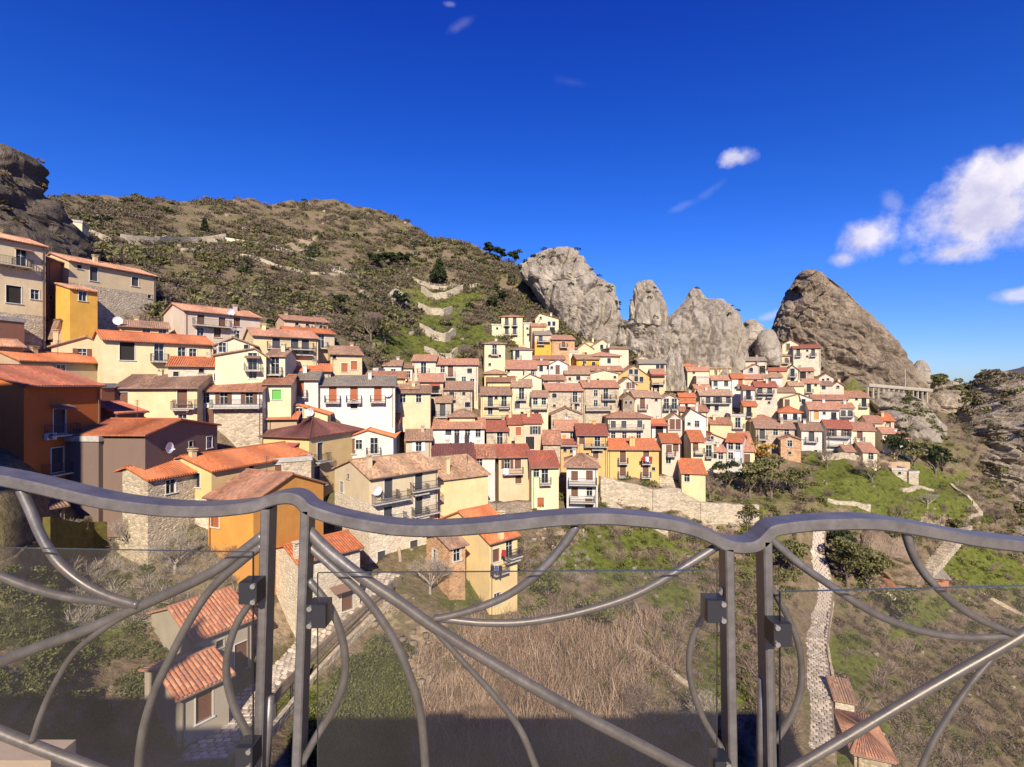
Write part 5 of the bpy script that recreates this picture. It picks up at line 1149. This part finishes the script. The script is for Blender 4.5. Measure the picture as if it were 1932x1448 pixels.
c5 = pick(300, 130, 460, 990, 1190, lambda x, y: 1, .3); scatter('silver_brush', T_twigF, pts3(c5), rs.uniform(.6, 1.3, len(c5)), LM['silver'], 'pale silvery brushwood between the stone cottages')
c6 = pick(60, 1000, 1110, 1020, 1100, lambda x, y: 1, .3); scatter('silver_brush', T_twigF, pts3(c6), rs.uniform(.5, 1.1, len(c6)), LM['silver'], 'pale brushwood under the curved bar of the railing')
h1 = pick(380, 980, 1930, 970, 1230, lambda x, y: clearpath(x, y)*(1-TW(x, y)), .7); scatter('green_brush', T_leafF, pts3(h1), rs.uniform(.35, 1.1, len(h1)), LM['green'], 'green bushes on the grassy slope below the village')
h2 = pick(260, 980, 1930, 940, 1300, lambda x, y: clearpath(x, y)*(1-TW(x, y)), .7); scatter('brown_scrub', T_twigF, pts3(h2), rs.uniform(.5, 1.6, len(h2)), LM['twig'], 'leafless bushes on the grassy slope below the village')
# grass tufts on the green patches
g1 = pick(2600, -60, 2000, 880, 1448, lambda x, y: Z1(x, y, GREEN)*clearpath(x, y)*(1-TW(x, y)), .9)
T_grass = [tpl_twig(26, .035, 1.0, .8, .5) for _ in range(5)]
scatter('meadow_grass', T_grass, pts3(g1), rs.uniform(.28, .7, len(g1)), LM['green'], 'short green meadow grass')
g3 = pick(1200, 250, 1000, 440, 700, lambda x, y: Z1(x, y, GREEN)*(1-TW(x, y)), .9)
scatter('meadow_grass', T_grass, pts3(g3), rs.uniform(.4, .9, len(g3)), LM['green'], 'green grass on the terraced slope')
# loose stones
def tpl_stone():
    p = rs.normal(size=(8, 3)); p /= np.linalg.norm(p, axis=1)[:, None]
    v = np.array([(-1,-1,-1),(1,-1,-1),(1,1,-1),(-1,1,-1),(-1,-1,1),(1,-1,1),(1,1,1),(-1,1,1)])*.5*rs.uniform(.6, 1.1, (8, 3))
    f = np.array([(3,2,1,0),(4,5,6,7),(0,1,5,4),(1,2,6,5),(2,3,7,6),(3,0,4,7)]); return v, f, np.full(8, rs.uniform(.2, .8))
stm = leafmat('loose_stone', (.22,.18,.13), (.33,.27,.20), (.44,.37,.28))
d1 = pick(200, -100, 1250, 400, 700, lambda x, y: up_(x, y)*(mn.noise(Vector((x*.01, y*.03, 9))) > .12), 1.2); scatter('loose_stones', [tpl_stone() for _ in range(6)], pts3(d1, .1), rs.uniform(.4, 1.6, len(d1)), stm, 'pale stones showing through the scrub')
d2 = pick(420, 600, 2000, 900, 1448, lambda x, y: clearpath(x, y)*(1-TW(x, y))*(.05+Z1(x, y, DIRT)), .6); scatter('loose_stones', [tpl_stone() for _ in range(6)], pts3(d2, .05), rs.uniform(.15, .7, len(d2)), stm, 'pale stones and rubble below the village')

BARK = flat('bark', (.16,.12,.09), .95, 0, .3, 5); BARKP = flat('bark_pale', (.34,.29,.24), .95, 0, .3, 5)
def branches(m, p, d, L, r, depth, rnd, tips, n=5):
    q = p+d*L; mid_ = p.lerp(q, .5)+Vector((rnd.uniform(-1,1), rnd.uniform(-1,1), 0))*L*.06
    m.tube([p, mid_, q], r, 5 if depth > 1 else 3, r1=r*.62, cap=False); tips.append(q)
    if depth == 0: return
    for k in range(rnd.choice((2, 3, 3)) if depth > 1 else 3):
        a = rnd.uniform(0, 6.28); t = rnd.uniform(.35, .8); e = (d+Vector((math.cos(a), math.sin(a), rnd.uniform(-.1, .35)))*t).normalized()
        branches(m, p.lerp(q, rnd.uniform(.55, 1)), e, L*rnd.uniform(.6, .82), r*.58, depth-1, rnd, tips, n)
def tree(x, y, h, kind, label, wide=1., group=None, depth=4, lean=0, name='tree'):
    p = ground(x, y); rnd = random.Random(int(x*3+y)); root = empty(name, p, rnd.uniform(0, 6), label, 'tree' if name != 'shrub' else 'shrub', group or 'trees around the village')
    m = MB(); tips = []; th = h*(.22 if kind not in ('bare', 'silver') else .2)
    m.tube([(0,0,-.5), (h*.01, 0, th*.5), (lean, 0, th)], h*.035, 7, r1=h*.026)
    if kind in ('bare', 'silver'):
        for k in range(4):
            a = k*1.57+rnd.random(); branches(m, Vector((lean, 0, th*rnd.uniform(.8, 1))), Vector((math.cos(a)*.55*wide, math.sin(a)*.55*wide, .8)).normalized(), h*.27, h*.02, depth, rnd, tips)
        m.build('trunk', BARK if kind == 'bare' else BARKP, root)
        Tn = tpl_twig(3, .01, .7); n = min(len(tips), 260); rnd.shuffle(tips); Vs, Fs, Ts = [], [], []; o_ = 0
        for t_ in tips[:n]:
            V_, F_, T_ = tpl_twig(7, .012*h/5+.004, .7, 1, .02); Vs.append(V_*h*.14+np.array(t_)); Fs.append(F_+o_); Ts.append(T_); o_ += len(V_)
        link(bpy.data.objects.new('crown', np_mesh('crown', np.concatenate(Vs), np.concatenate(Fs), LM['twig' if kind == 'bare' else 'silver'], False, {'tone': np.concatenate(Ts)})), root)
    else:
        for k in range(5):
            a = k*1.256+rnd.random(); branches(m, Vector((0, 0, th*rnd.uniform(.8, 1))), Vector((math.cos(a)*.6, math.sin(a)*.6, .8)).normalized(), h*.22, h*.018, 2, rnd, tips)
        m.build('trunk', BARK, root); Vs, Fs, Ts = [], [], []; o_ = 0
        dist = p.y; ls = max(.10, dist*.0016*1.6); Rr = h*.42*wide; ncl = 9 if kind != 'conifer' else 14
        for c in range(ncl):
            if kind == 'conifer': f_ = c/(ncl-1); cz = h*(.12+.8*f_); cr = h*.30*wide*(1-f_*.82)+.15; ctr = np.array([rnd.uniform(-.1,.1)*cr, rnd.uniform(-.1,.1)*cr, cz]); fl = .7
            else:
                a = rnd.uniform(0, 6.28); rr = Rr*rnd.uniform(.1, .75); cz = h*rnd.uniform(.42, .88); cr = Rr*rnd.uniform(.38, .58); ctr = np.array([math.cos(a)*rr, math.sin(a)*rr, cz-cr*.2]); fl = .8
            n = int(min(500, max(60, 2.6*(cr/ls)**2))); V_, F_, T_ = tpl_leaf(n, ls/cr, fl, .45)
            V_ = V_*cr+ctr; Vs.append(V_); Fs.append(F_+o_); Ts.append(np.clip(T_+rnd.uniform(-.15, .15), 0, 1)); o_ += len(V_)
        mt = {'conifer': 'dark', 'dark': 'dark', 'olive': 'olive', 'green': 'green', 'gold': 'gold'}[kind]
        link(bpy.data.objects.new('crown', np_mesh('crown', np.concatenate(Vs), np.concatenate(Fs), LM[mt], False, {'tone': np.concatenate(Ts)})), root)
    return root
tree(828, 536, 8.2, 'conifer', 'broad dark conifer above the curving pale wall', 1.5)
for i, (x_, lb) in enumerate([(706, 'first'), (724, 'second'), (742, 'third'), (760, 'fourth')]):
    tree(x_, 506, 4.6, 'dark', lb+' tree of the dark evergreen clump behind the white box house, counted from the fence', 1.2, 'evergreen clump behind the white box house')
tree(386, 440, 5, 'conifer', 'lone small dark fir above the long hill wall', .8)
tree(922, 484, 6.5, 'dark', 'dark pine on the crest where the hill meets the sky', 1.1); tree(945, 492, 5.5, 'dark', 'lower dark pine on the crest between two others', 1.2); tree(972, 500, 5.5, 'dark', 'dark pine touching the edge of the pale cliff', 1.1)
tree(755, 590, 6, 'dark', 'dark evergreen beside the craggy outcrop', 1.); tree(640, 600, 5, 'dark', 'dark round tree above the peach house', 1.)
tree(700, 645, 7, 'bare', 'large bare brown tree at the village edge near the green slope', 1.2); tree(727, 655, 6, 'olive', 'olive green tree beside the large bare brown tree', 1.)
tree(880, 672, 5.5, 'bare', 'leafless tree standing alone on the green terrace', 1.); tree(842, 618, 4, 'bare', 'small leafless tree on the middle terrace', 1.); tree(930, 592, 5, 'dark', 'dark tree above the square yellow house', 1.2); tree(950, 580, 4.5, 'dark', 'second dark tree above the square yellow house nearer the cliff', 1.)
tree(262, 604, 5, 'bare', 'bare tree against the stone wall of the long yellow house', 1.); tree(313, 582, 4.5, 'bare', 'thin leaning bare tree beside the chalet', .7)
tree(1375, 925, 6.5, 'dark', 'dark bushy tree beneath the stone steps', 1.0); tree(1415, 935, 7, 'olive', 'round olive tree below the rounded corner house', 1.1); tree(1455, 940, 7.5, 'olive', 'broad olive tree on the slope below the orange yellow one', 1.2)
tree(1440, 880, 6, 'gold', 'orange yellow tree glowing beside the stone houses', 1.1); tree(1340, 940, 5, 'bare', 'bare tree over the tall retaining wall', 1.2)
tree(1500, 935, 5, 'olive', 'olive shrub tree under the rubble tower house', 1.1); tree(1645, 912, 6.5, 'bare', 'spreading dark bare tree in front of the ruined hut', 1.3); tree(1692, 868, 6.5, 'dark', 'dark round tree below the outermost houses', 1.2)
tree(1725, 882, 6, 'olive', 'olive tree between dark round tree and ravine', 1.3); tree(1765, 892, 7, 'dark', 'dark tree beside the lone white house', 1.1); tree(1778, 886, 6, 'dark', 'dark tree touching the lone white house wall', .9)
tree(1560, 885, 4.5, 'bare', 'small bare tree under the pinkish white house', 1.2); tree(1598, 1110, 7.5, 'olive', 'large olive tree beside the top of the cobbled path', 1.25); tree(1640, 1120, 7, 'olive', 'second large olive tree next to the tiny stone hut', 1.2); tree(1590, 1060, 5.5, 'dark', 'dark olive tree close under the railing by the path', 1.1)
tree(1500, 1095, 5.5, 'olive', 'olive tree on the inner side of the cobbled path', 1.2); tree(1700, 1180, 5, 'olive', 'grey green tree beyond the glass pane', 1.3); tree(1750, 960, 3.5, 'silver', 'pale silvery tree in the green meadow', 1.4)
tree(1690, 985, 4.5, 'bare', 'bare tree just above the railing in the meadow', 1.5); tree(1880, 990, 5, 'bare', 'bare bush tree at the far edge of the meadow', 1.3); tree(1800, 1020, 4, 'olive', 'small olive tree beside the meadow stairs', 1.)
tree(812, 1120, 4.6, 'silver', 'big leafless bush of upright twigs beside the stone hut', 1.1, depth=5); tree(250, 1050, 4.5, 'silver', 'pale tangled tree behind the mossy wall', 1.4, depth=5); tree(330, 1085, 4.2, 'silver', 'pale tangled tree under the rubble stone cottage', 1.4, depth=5)
tree(440, 1078, 3.2, 'bare', 'bare climbing bush against the orange house', 1.5, depth=5); tree(1230, 1390, 5, 'bare', 'dark spindly tree in the shade of the terrace', 1.2, depth=5); tree(1330, 1420, 5.5, 'silver', 'slim tree with pale twigs in the shade between railing posts', .8, depth=5)
tree(1460, 1220, 4.5, 'bare', 'bare bush behind the railing posts', 1.3); tree(1120, 1200, 4.5, 'olive', 'green bush tree under the long curved bar', 1.2); tree(1035, 1140, 4, 'green', 'bright green leafy bush under the upper curved bar', 1.3); tree(1410, 1000, 4, 'olive', 'shrub tree just above the dip of the railing', 1.3)

def cliff_scrub(key, n, size, mat, label):
    P = []
    for o in list(C.objects):
        if o.type == 'MESH' and o.get('label', '').find(key) >= 0:
            vs = [v for v in o.data.vertices if v.normal.y < .2 and v.normal.z > .25 and (CY-v.co.z*F/max(v.co.y, 1)) > 300]
            vs = [v for v in vs if mn.noise(v.co*.13) > -.05] or vs
            for _ in range(n):
                if vs: P.append(tuple(vs[rs.randint(len(vs))].co))
    scatter('cliff_scrub', T_leaf, P, rs.uniform(size*.5, size, len(P)), LM[mat], label)
cliff_scrub('pale limestone cliff', 32, 1.7, 'dark', 'dark bushes rooted on the pale cliff'); cliff_scrub('pinnacle', 9, 1.3, 'dark', 'dark bushes in the clefts of the pinnacles')
cliff_scrub('across the ravine', 170, 2.0, 'olive', 'olive scrub clinging to the cliff across the ravine'); cliff_scrub('across the ravine', 120, 1.8, 'fuzz', 'brown scrub clinging to the cliff across the ravine')
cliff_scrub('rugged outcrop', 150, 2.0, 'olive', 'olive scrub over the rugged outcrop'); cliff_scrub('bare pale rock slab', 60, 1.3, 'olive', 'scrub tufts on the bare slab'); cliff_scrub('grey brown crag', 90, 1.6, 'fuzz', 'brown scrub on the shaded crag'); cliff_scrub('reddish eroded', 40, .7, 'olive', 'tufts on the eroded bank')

# ---------------------------------------------------------------- terraced roof tiles seen singly, and the terrace with unseen shadow casters added behind the camera
def tile_roof(root, label=None):
    """lay single barrel tiles over the near slope of a small house's roof"""
    ro = [c for c in root.children if c.name.startswith('roof')][0]; me = ro.data
    p = [me.vertices[i].co.copy() for i in (4, 5, 6, 7)]; a, b, c_, d_ = p
    m = MB(); w2, L = .12, .46; K = 4; rr = []
    for k in range(K+1): t = math.pi*k/K; rr.append((w2*math.cos(t), .075*math.sin(t)))
    for k in range(K): m.face([(rr[k][0], 0, rr[k][1]), (rr[k+1][0], 0, rr[k+1][1]), (rr[k+1][0]*.82, L, rr[k+1][1]*.8+.0), (rr[k][0]*.82, L, rr[k][1]*.8)])
    m.face([(x, 0, z) for x, z in rr]); mats = [flat('terracotta_%d' % k, c, .85, 0, .25, 9) for k, c in enumerate([(.50,.20,.10), (.42,.16,.085), (.56,.27,.15), (.36,.17,.11)])]
    ms = [m.mesh('tile', q) for q in mats]
    e = (b-a); f = (d_-a); W = e.length; Hh = f.length; nx_, ny_ = int(W/.27), int(Hh/.38); n_ = e.cross(f).normalized(); rnd = random.Random(3)
    import mathutils
    rot = mathutils.Matrix((e.normalized(), f.normalized(), n_)).transposed().to_euler(); cnt = 0
    for j in range(ny_):
        for i in range(nx_):
            if cnt >= 300: break
            o = bpy.data.objects.new('tile', ms[rnd.choice((0, 0, 1, 1, 2, 3))]); C.objects.link(o); o.parent = ro; cnt += 1
            o.location = a+e*((i+.5)/nx_)+f*(j/ny_)+n_*(.015+.02*rnd.random()); o.rotation_euler = (rot.x+rnd.uniform(-.02, .02)+.05, rot.y, rot.z+rnd.uniform(-.03, .03))
for r_ in HOUSES:
    if 'rows of terracotta' in r_[0]['label'] or 'sagging terracotta' in r_[0]['label']: tile_roof(r_[0])

def block(x0, x1, y0, y1, z0, z1, wall, label, gable=2.5):  # unseen house added out of view to cast a shadow into the scene
    r_ = empty('shade_building', ((x0+x1)/2, y0, z0), 0, label, 'shade_building'); m = MB(); hw = (x1-x0)/2; dp = y1-y0; h = z1-z0
    m.box(-hw, hw, 0, dp, 0, h); m.face([(-hw, 0, h), (-hw, dp, h), (-hw, dp/2, h+gable)]); m.face([(hw, 0, h), (hw, dp, h), (hw, dp/2, h+gable)]); m.build('walls', WM[wall], r_)
    m = MB()
    for s in (0, 1):
        ya, yb_ = (-.4, dp/2) if s == 0 else (dp+.4, dp/2)
        q = [(-hw-.3, ya, h-.15), (hw+.3, ya, h-.15), (hw+.3, yb_, h+gable), (-hw-.3, yb_, h+gable)]
        if s: q = [q[1], q[0], q[3], q[2]]
        m.hexa(q+[(x, y, z+.15) for x, y, z in q])
    m.build('roof', RM['rust'], r_)
    for i in range(int(2*hw/3.5)):
        for j in range(int(h/3.2)):
            o = link(bpy.data.objects.new('window', frame_mesh(.9, 1.25, MT['frame'])), r_); o.location = (hw-1.7-i*3.5, dp, 1+j*3.2); o.rotation_euler = (0, 0, math.pi)
            link(bpy.data.objects.new('pane', pane_mesh(.9, 1.25, MT['glass'])), o).location = (0, -.17, 0)
    return r_
block(14, 30, -14, -6, -17, 3.6, 'ochre', 'low ochre building added unseen behind the terrace to shade the slope', 2.2)
block(-18.4, -14, -14, -6, -17, 2.6, 'cream', 'long cream building added unseen behind the terrace to shade the slope', 2.2)
block(-45, -18.5, -14, -6, -17, 4.6, 'pinkish', 'pinkish building added unseen behind the terrace to shade the yard', 2.2)
block(-54, -37.5, 2, 10, -17, 21.5, 'tan', 'tall tan building added unseen beside the terrace to shade the red brown house', 1.5)  # unseen tall mass added so its shadow falls on the nearest houses
# unseen turret added, its onion dome shaped to cast the bulb shadow
r_ = empty('shadow_turret', (-20.6, -7, 5.0), 0, 'small onion domed turret added unseen behind the terrace for its bulb shadow', 'turret'); m = MB(); m.box(-.9, .9, -.9, .9, -.5, 2.0); m.build('base', WM['pale'], r_)
m = MB(); prof = [(.7, 2.0), (1.35, 2.9), (1.55, 3.6), (1.3, 4.4), (.6, 5.1), (.25, 5.8), (.05, 6.8)]; K = 20
for (a, za), (b, zb_) in zip(prof[:-1], prof[1:]):
    for k in range(K):
        t0_, t1_ = 6.2832*k/K, 6.2832*(k+1)/K; m.face([(a*math.cos(t0_), a*math.sin(t0_), za), (a*math.cos(t1_), a*math.sin(t1_), za), (b*math.cos(t1_), b*math.sin(t1_), zb_), (b*math.cos(t0_), b*math.sin(t0_), zb_)])
m.build('dome', MT['iron'], r_)
m = MB(); m.box(-13, 15, -5.9, 1.22, -1.5, -1.25); o = m.build('terrace_floor', WM['grey']); tag(o, kind='structure')
m = MB(); m.box(-12.8, 14.8, -5.8, .9, -17, -1.501); o = m.build('terrace_base', WM['stone']); tag(o, kind='structure')

# ---------------------------------------------------------------- the terrace railing
Y0 = 1.10
def rp(x, y, Y_=Y0): return px(x, y, Y_)
def paint():
    m, t, b = newmat('railing_paint'); co = coords(t); n = noise(t, co, 18, 7, .7); n2 = noise(t, co, 60, 4); n3 = noise(t, co, 5, 6, .75)
    c = ramp(t, n, [(.3, (.10,.09,.086)), (.55, (.16,.145,.138)), (.75, (.215,.196,.187))])
    c = mixc(t, ramp(t, n3, [(.66, (0,0,0)), (.72, (1,1,1))]), c, (.30,.14,.06))
    t.links.new(c, b.inputs['Base Color']); b.inputs['Metallic'].default_value = .35; t.links.new(ramp(t, n, [(.3, (.32,)*3), (.7, (.5,)*3)]), b.inputs['Roughness'])
    bump(t, b, n2, .25, .002); return m
PAINT = paint()
rail = empty('terrace_railing', (0, Y0, -1.25), 0, 'curved grey iron railing with glass panes across the terrace', 'railing')
rb = Vector((0, Y0, -1.25))
def smooth(pts, n=8):
    P = [Vector(p) for p in pts]; out_ = []
    for i in range(len(P)-1):
        p0, p1, p2, p3 = P[max(i-1, 0)], P[i], P[i+1], P[min(i+2, len(P)-1)]
        for k in range(n):
            t = k/n; out_.append(.5*((2*p1)+(-p0+p2)*t+(2*p0-5*p1+4*p2-p3)*t*t+(-p0+3*p1-3*p2+p3)*t**3))
    out_.append(P[-1]); return out_
RB = [(-220,872),(-60,906),(0,917),(60,930),(118,944),(175,957),(235,967),(314,975),(392,976),(450,971),(480,966),(503,957),(524,952),(545,951),(562,957),(580,973),(620,987),(665,998),(731,1009),(800,1013),(880,1010),(987,1000),(1040,994),(1090,991),(1135,990),(1180,992),(1257,1000),(1310,1012),(1345,1026),(1368,1038),(1385,1043),(1405,1045),(1425,1043),(1441,1035),(1455,1021),(1470,1011),(1530,1003),(1600,1000),(1650,1000),(1700,1005),(1780,1019),(1850,1032),(1932,1042),(2010,1048),(2200,1040)]
def sweep(pix, hpx, depth, name, mat, Yf=Y0):
    c = smooth([rp(x, y-hpx/2, Yf)-rb for x, y in pix], 6); m = MB(); h2 = hpx/2/F*Yf; ch = .0035; secs = []
    for i, p in enumerate(c):
        d = (c[min(i+1, len(c)-1)]-c[max(i-1, 0)]).normalized(); n = Vector((-d.z, 0, d.x))
        prof = [(-h2, ch), (-h2+ch, 0), (h2-ch, 0), (h2, ch), (h2, depth-ch), (h2-ch, depth), (-h2+ch, depth), (-h2, depth-ch)]
        secs.append([p+n*a+Vector((0, b, 0)) for a, b in prof])
    for s0, s1 in zip(secs[:-1], secs[1:]):
        for k in range(8): k2 = (k+1) % 8; m.face([s0[k], s1[k], s1[k2], s0[k2]])
    o = m.build(name, mat, rail); return o
sweep([(x, y+2) for x, y in RB], 22, .062, 'top_rail', PAINT)
def vpost(xt, yt, xb, yb_, wpx=17, d=.042):
    w_ = wpx/F*Y0/2; a, b = rp(xt, yt)-rb, rp(xb, yb_)-rb; m = MB(); c = .003; ring = []
    for p in (b, a):
        ring.append([p+Vector(q) for q in ((-w_+c,0,0),(w_-c,0,0),(w_,c,0),(w_,d-c,0),(w_-c,d,0),(-w_+c,d,0),(-w_,d-c,0),(-w_,c,0))])
    for k in range(8): k2 = (k+1) % 8; m.face([ring[0][k], ring[0][k2], ring[1][k2], ring[1][k]])
    o = m.build('post', PAINT, rail)
    s_ = MB(); p = Vector((b.x, b.y, 0)); s_.box(p.x-.05, p.x+.05, p.y-.02, p.y+.07, 0, .012); s_.build('base_plate', PAINT, o); return o
for a in ((499, 962, 474, 1810), (574, 966, 545, 1810), (1378, 1038, 1390, 1810), (1450, 1024, 1466, 1810)): vpost(*a)
def bar(pts, d0, d1=None, Yb=Y0+.03, name='curved_bar'):
    r0 = d0/F*Y0*.405; r1 = (d1 or d0)/F*Y0*.405; m = MB(); m.tube(smooth([rp(x, y, Yb)-rb for x, y in pts], 6), r0, 14, r1=r1); return m.build(name, PAINT, rail, True)
BARS = [([(40,925),(58,965),(78,1012),(110,1062),(160,1103),(212,1128),(262,1142)], 22, 20), ([(-120,1010),(-40,1068),(0,1087),(60,1110),(130,1128),(200,1136),(250,1142)], 20, 18),
 ([(497,1010),(450,1046),(400,1080),(335,1112),(255,1148),(160,1190),(60,1226),(0,1250),(-120,1300)], 24, 26), ([(495,1030),(462,1055),(400,1110),(360,1168),(322,1240),(290,1310),(268,1390),(258,1500)], 19, 19),
 ([(250,1152),(195,1187),(142,1230),(105,1288),(80,1342),(60,1400)], 15, 13), ([(-140,1322),(0,1382),(85,1416),(180,1452),(300,1500)], 26, 26),
 ([(478,1130),(448,1175),(430,1230),(428,1280),(440,1330),(462,1375),(480,1410)], 17, 17),
 ([(580,1000),(620,1040),(680,1087),(760,1141),(822,1185),(960,1270),(1100,1350),(1190,1397),(1330,1470)], 28, 26), ([(582,1030),(640,1082),(692,1132),(742,1205),(775,1282),(795,1360),(806,1500)], 19, 20),
 ([(582,1095),(625,1150),(648,1215),(650,1280),(628,1340),(598,1388),(570,1440)], 18, 18), ([(818,1168),(850,1162),(900,1148),(960,1122),(1015,1082),(1060,1032),(1088,992)], 15, 22),
 ([(818,1165),(850,1170),(920,1176),(1000,1173),(1100,1154),(1200,1121),(1290,1070),(1370,1020)], 17, 20), ([(825,1195),(875,1250),(932,1312),(980,1375),(1008,1440),(1030,1500)], 13, 17),
 ([(1370,1105),(1335,1150),(1308,1200),(1300,1250),(1308,1305),(1330,1362),(1370,1425)], 15, 15), ([(1452,1015),(1500,1058),(1565,1104),(1650,1158),(1735,1190),(1820,1203),(1905,1200)], 20, 15),
 ([(1706,995),(1722,1045),(1750,1090),(1800,1138),(1850,1170),(1915,1197)], 21, 15), ([(2100,1085),(1932,1196),(1800,1272),(1700,1330),(1600,1390),(1440,1485)], 24, 22), ([(1880,1234),(1835,1285),(1790,1350),(1755,1410),(1725,1480)], 13, 14),
 ([(1450,1100),(1480,1152),(1506,1215),(1512,1285),(1496,1345),(1462,1400)], 15, 15)]
for i, b in enumerate(BARS): bar(*b, Yb=Y0+.02+.004*(i % 3))
def glassmat():
    m = bpy.data.materials.new('railing_glass'); m.use_nodes = True; t = m.node_tree; t.nodes.remove(t.nodes['Principled BSDF'])
    tr = t.nodes.new('ShaderNodeBsdfTransparent'); tr.inputs[0].default_value = (.86, .84, .81, 1); gl = t.nodes.new('ShaderNodeBsdfGlossy'); gl.inputs['Roughness'].default_value = .02
    df = t.nodes.new('ShaderNodeBsdfDiffuse'); df.inputs[0].default_value = (.5, .46, .42, 1); fr = t.nodes.new('ShaderNodeFresnel'); fr.inputs[0].default_value = 1.45
    a = t.nodes.new('ShaderNodeMixShader'); b = t.nodes.new('ShaderNodeMixShader'); n = noise(t, coords(t), 2.5, 5)
    t.links.new(M('MULTIPLY', fr.outputs[0], .55, tree=t), a.inputs[0]); t.links.new(tr.outputs[0], a.inputs[1]); t.links.new(gl.outputs[0], a.inputs[2])
    t.links.new(M('MULTIPLY', n, .07, tree=t), b.inputs[0]); t.links.new(a.outputs[0], b.inputs[1]); t.links.new(df.outputs[0], b.inputs[2]); t.links.new(b.outputs[0], t.nodes['Material Output'].inputs[0]); return m
GL = glassmat(); GE = flat('glass_edge', (.06,.075,.06), .3); CL = flat('clamp_black', (.018,.018,.022), .45); BT = flat('bolt_steel', (.55,.53,.50), .3, .9)
Yg = Y0-.028
for (xa, ya, xb, yb_) in ((-260, 1030, 476, 1043), (598, 1082, 1354, 1077), (1473, 1118, 2200, 1100)):
    a, b = rp(xa, ya, Yg)-rb, rp(xb, yb_, Yg)-rb; z0_ = rp(xa, 1800, Yg).z-rb.z; t = .008; m = MB()
    f = [(a.x, a.y, z0_), (b.x, a.y, z0_), (b.x, a.y, b.z), (a.x, a.y, a.z)]; g = [(x, y+t, z) for x, y, z in f]
    m.face(f, 0)
    for i in range(4): j = (i+1) % 4; m.face([f[j], f[i], g[i], g[j]], 1)
    m.build('glass_pane', [GL, GE], rail)
for (x0, x1, y0, y1, side) in ((450, 484, 1100, 1141, 1), (578, 614, 1142, 1186, -1), (1335, 1371, 1134, 1176, 1), (1460, 1494, 1178, 1221, -1), (444, 476, 1412, 1452, 1), (1350, 1380, 1438, 1480, 1)):
    a, b = rp(x0, y1, Yg-.012)-rb, rp(x1, y0, Yg-.012)-rb; m = MB(); m.box(a.x, b.x, a.y, a.y+.04, a.z, b.z); c = m.build('glass_clamp', CL, rail)
    bx_ = b.x-.007 if side > 0 else a.x+.007
    for f_ in (.12, .85):
        z = a.z+(b.z-a.z)*f_; m = MB(); m.tube([(bx_, a.y-.004, z), (bx_, a.y+.004, z)], .0055, 12); m.build('bolt', BT, c)
m = MB(); m.tube([rp(510, 1312, Y0+.03)-rb, rp(500, 1480, Y0+.03)-rb], .009, 10); m.build('hinge_pin', PAINT, rail, True)
m = MB(); m.tube([rp(1438, 1280, Y0+.03)-rb, rp(1433, 1480, Y0+.03)-rb], .009, 10); m.build('hinge_pin', PAINT, rail, True)
m = MB(); m.box(-3, 0, 0, .09, -.3, 0); o = m.build('stone_ledge', WM['tan']); o.location = (-1.42, 1.55, -1.16); tag(o, 'pale stone ledge beyond the lowest bar of the railing', 'ledge')
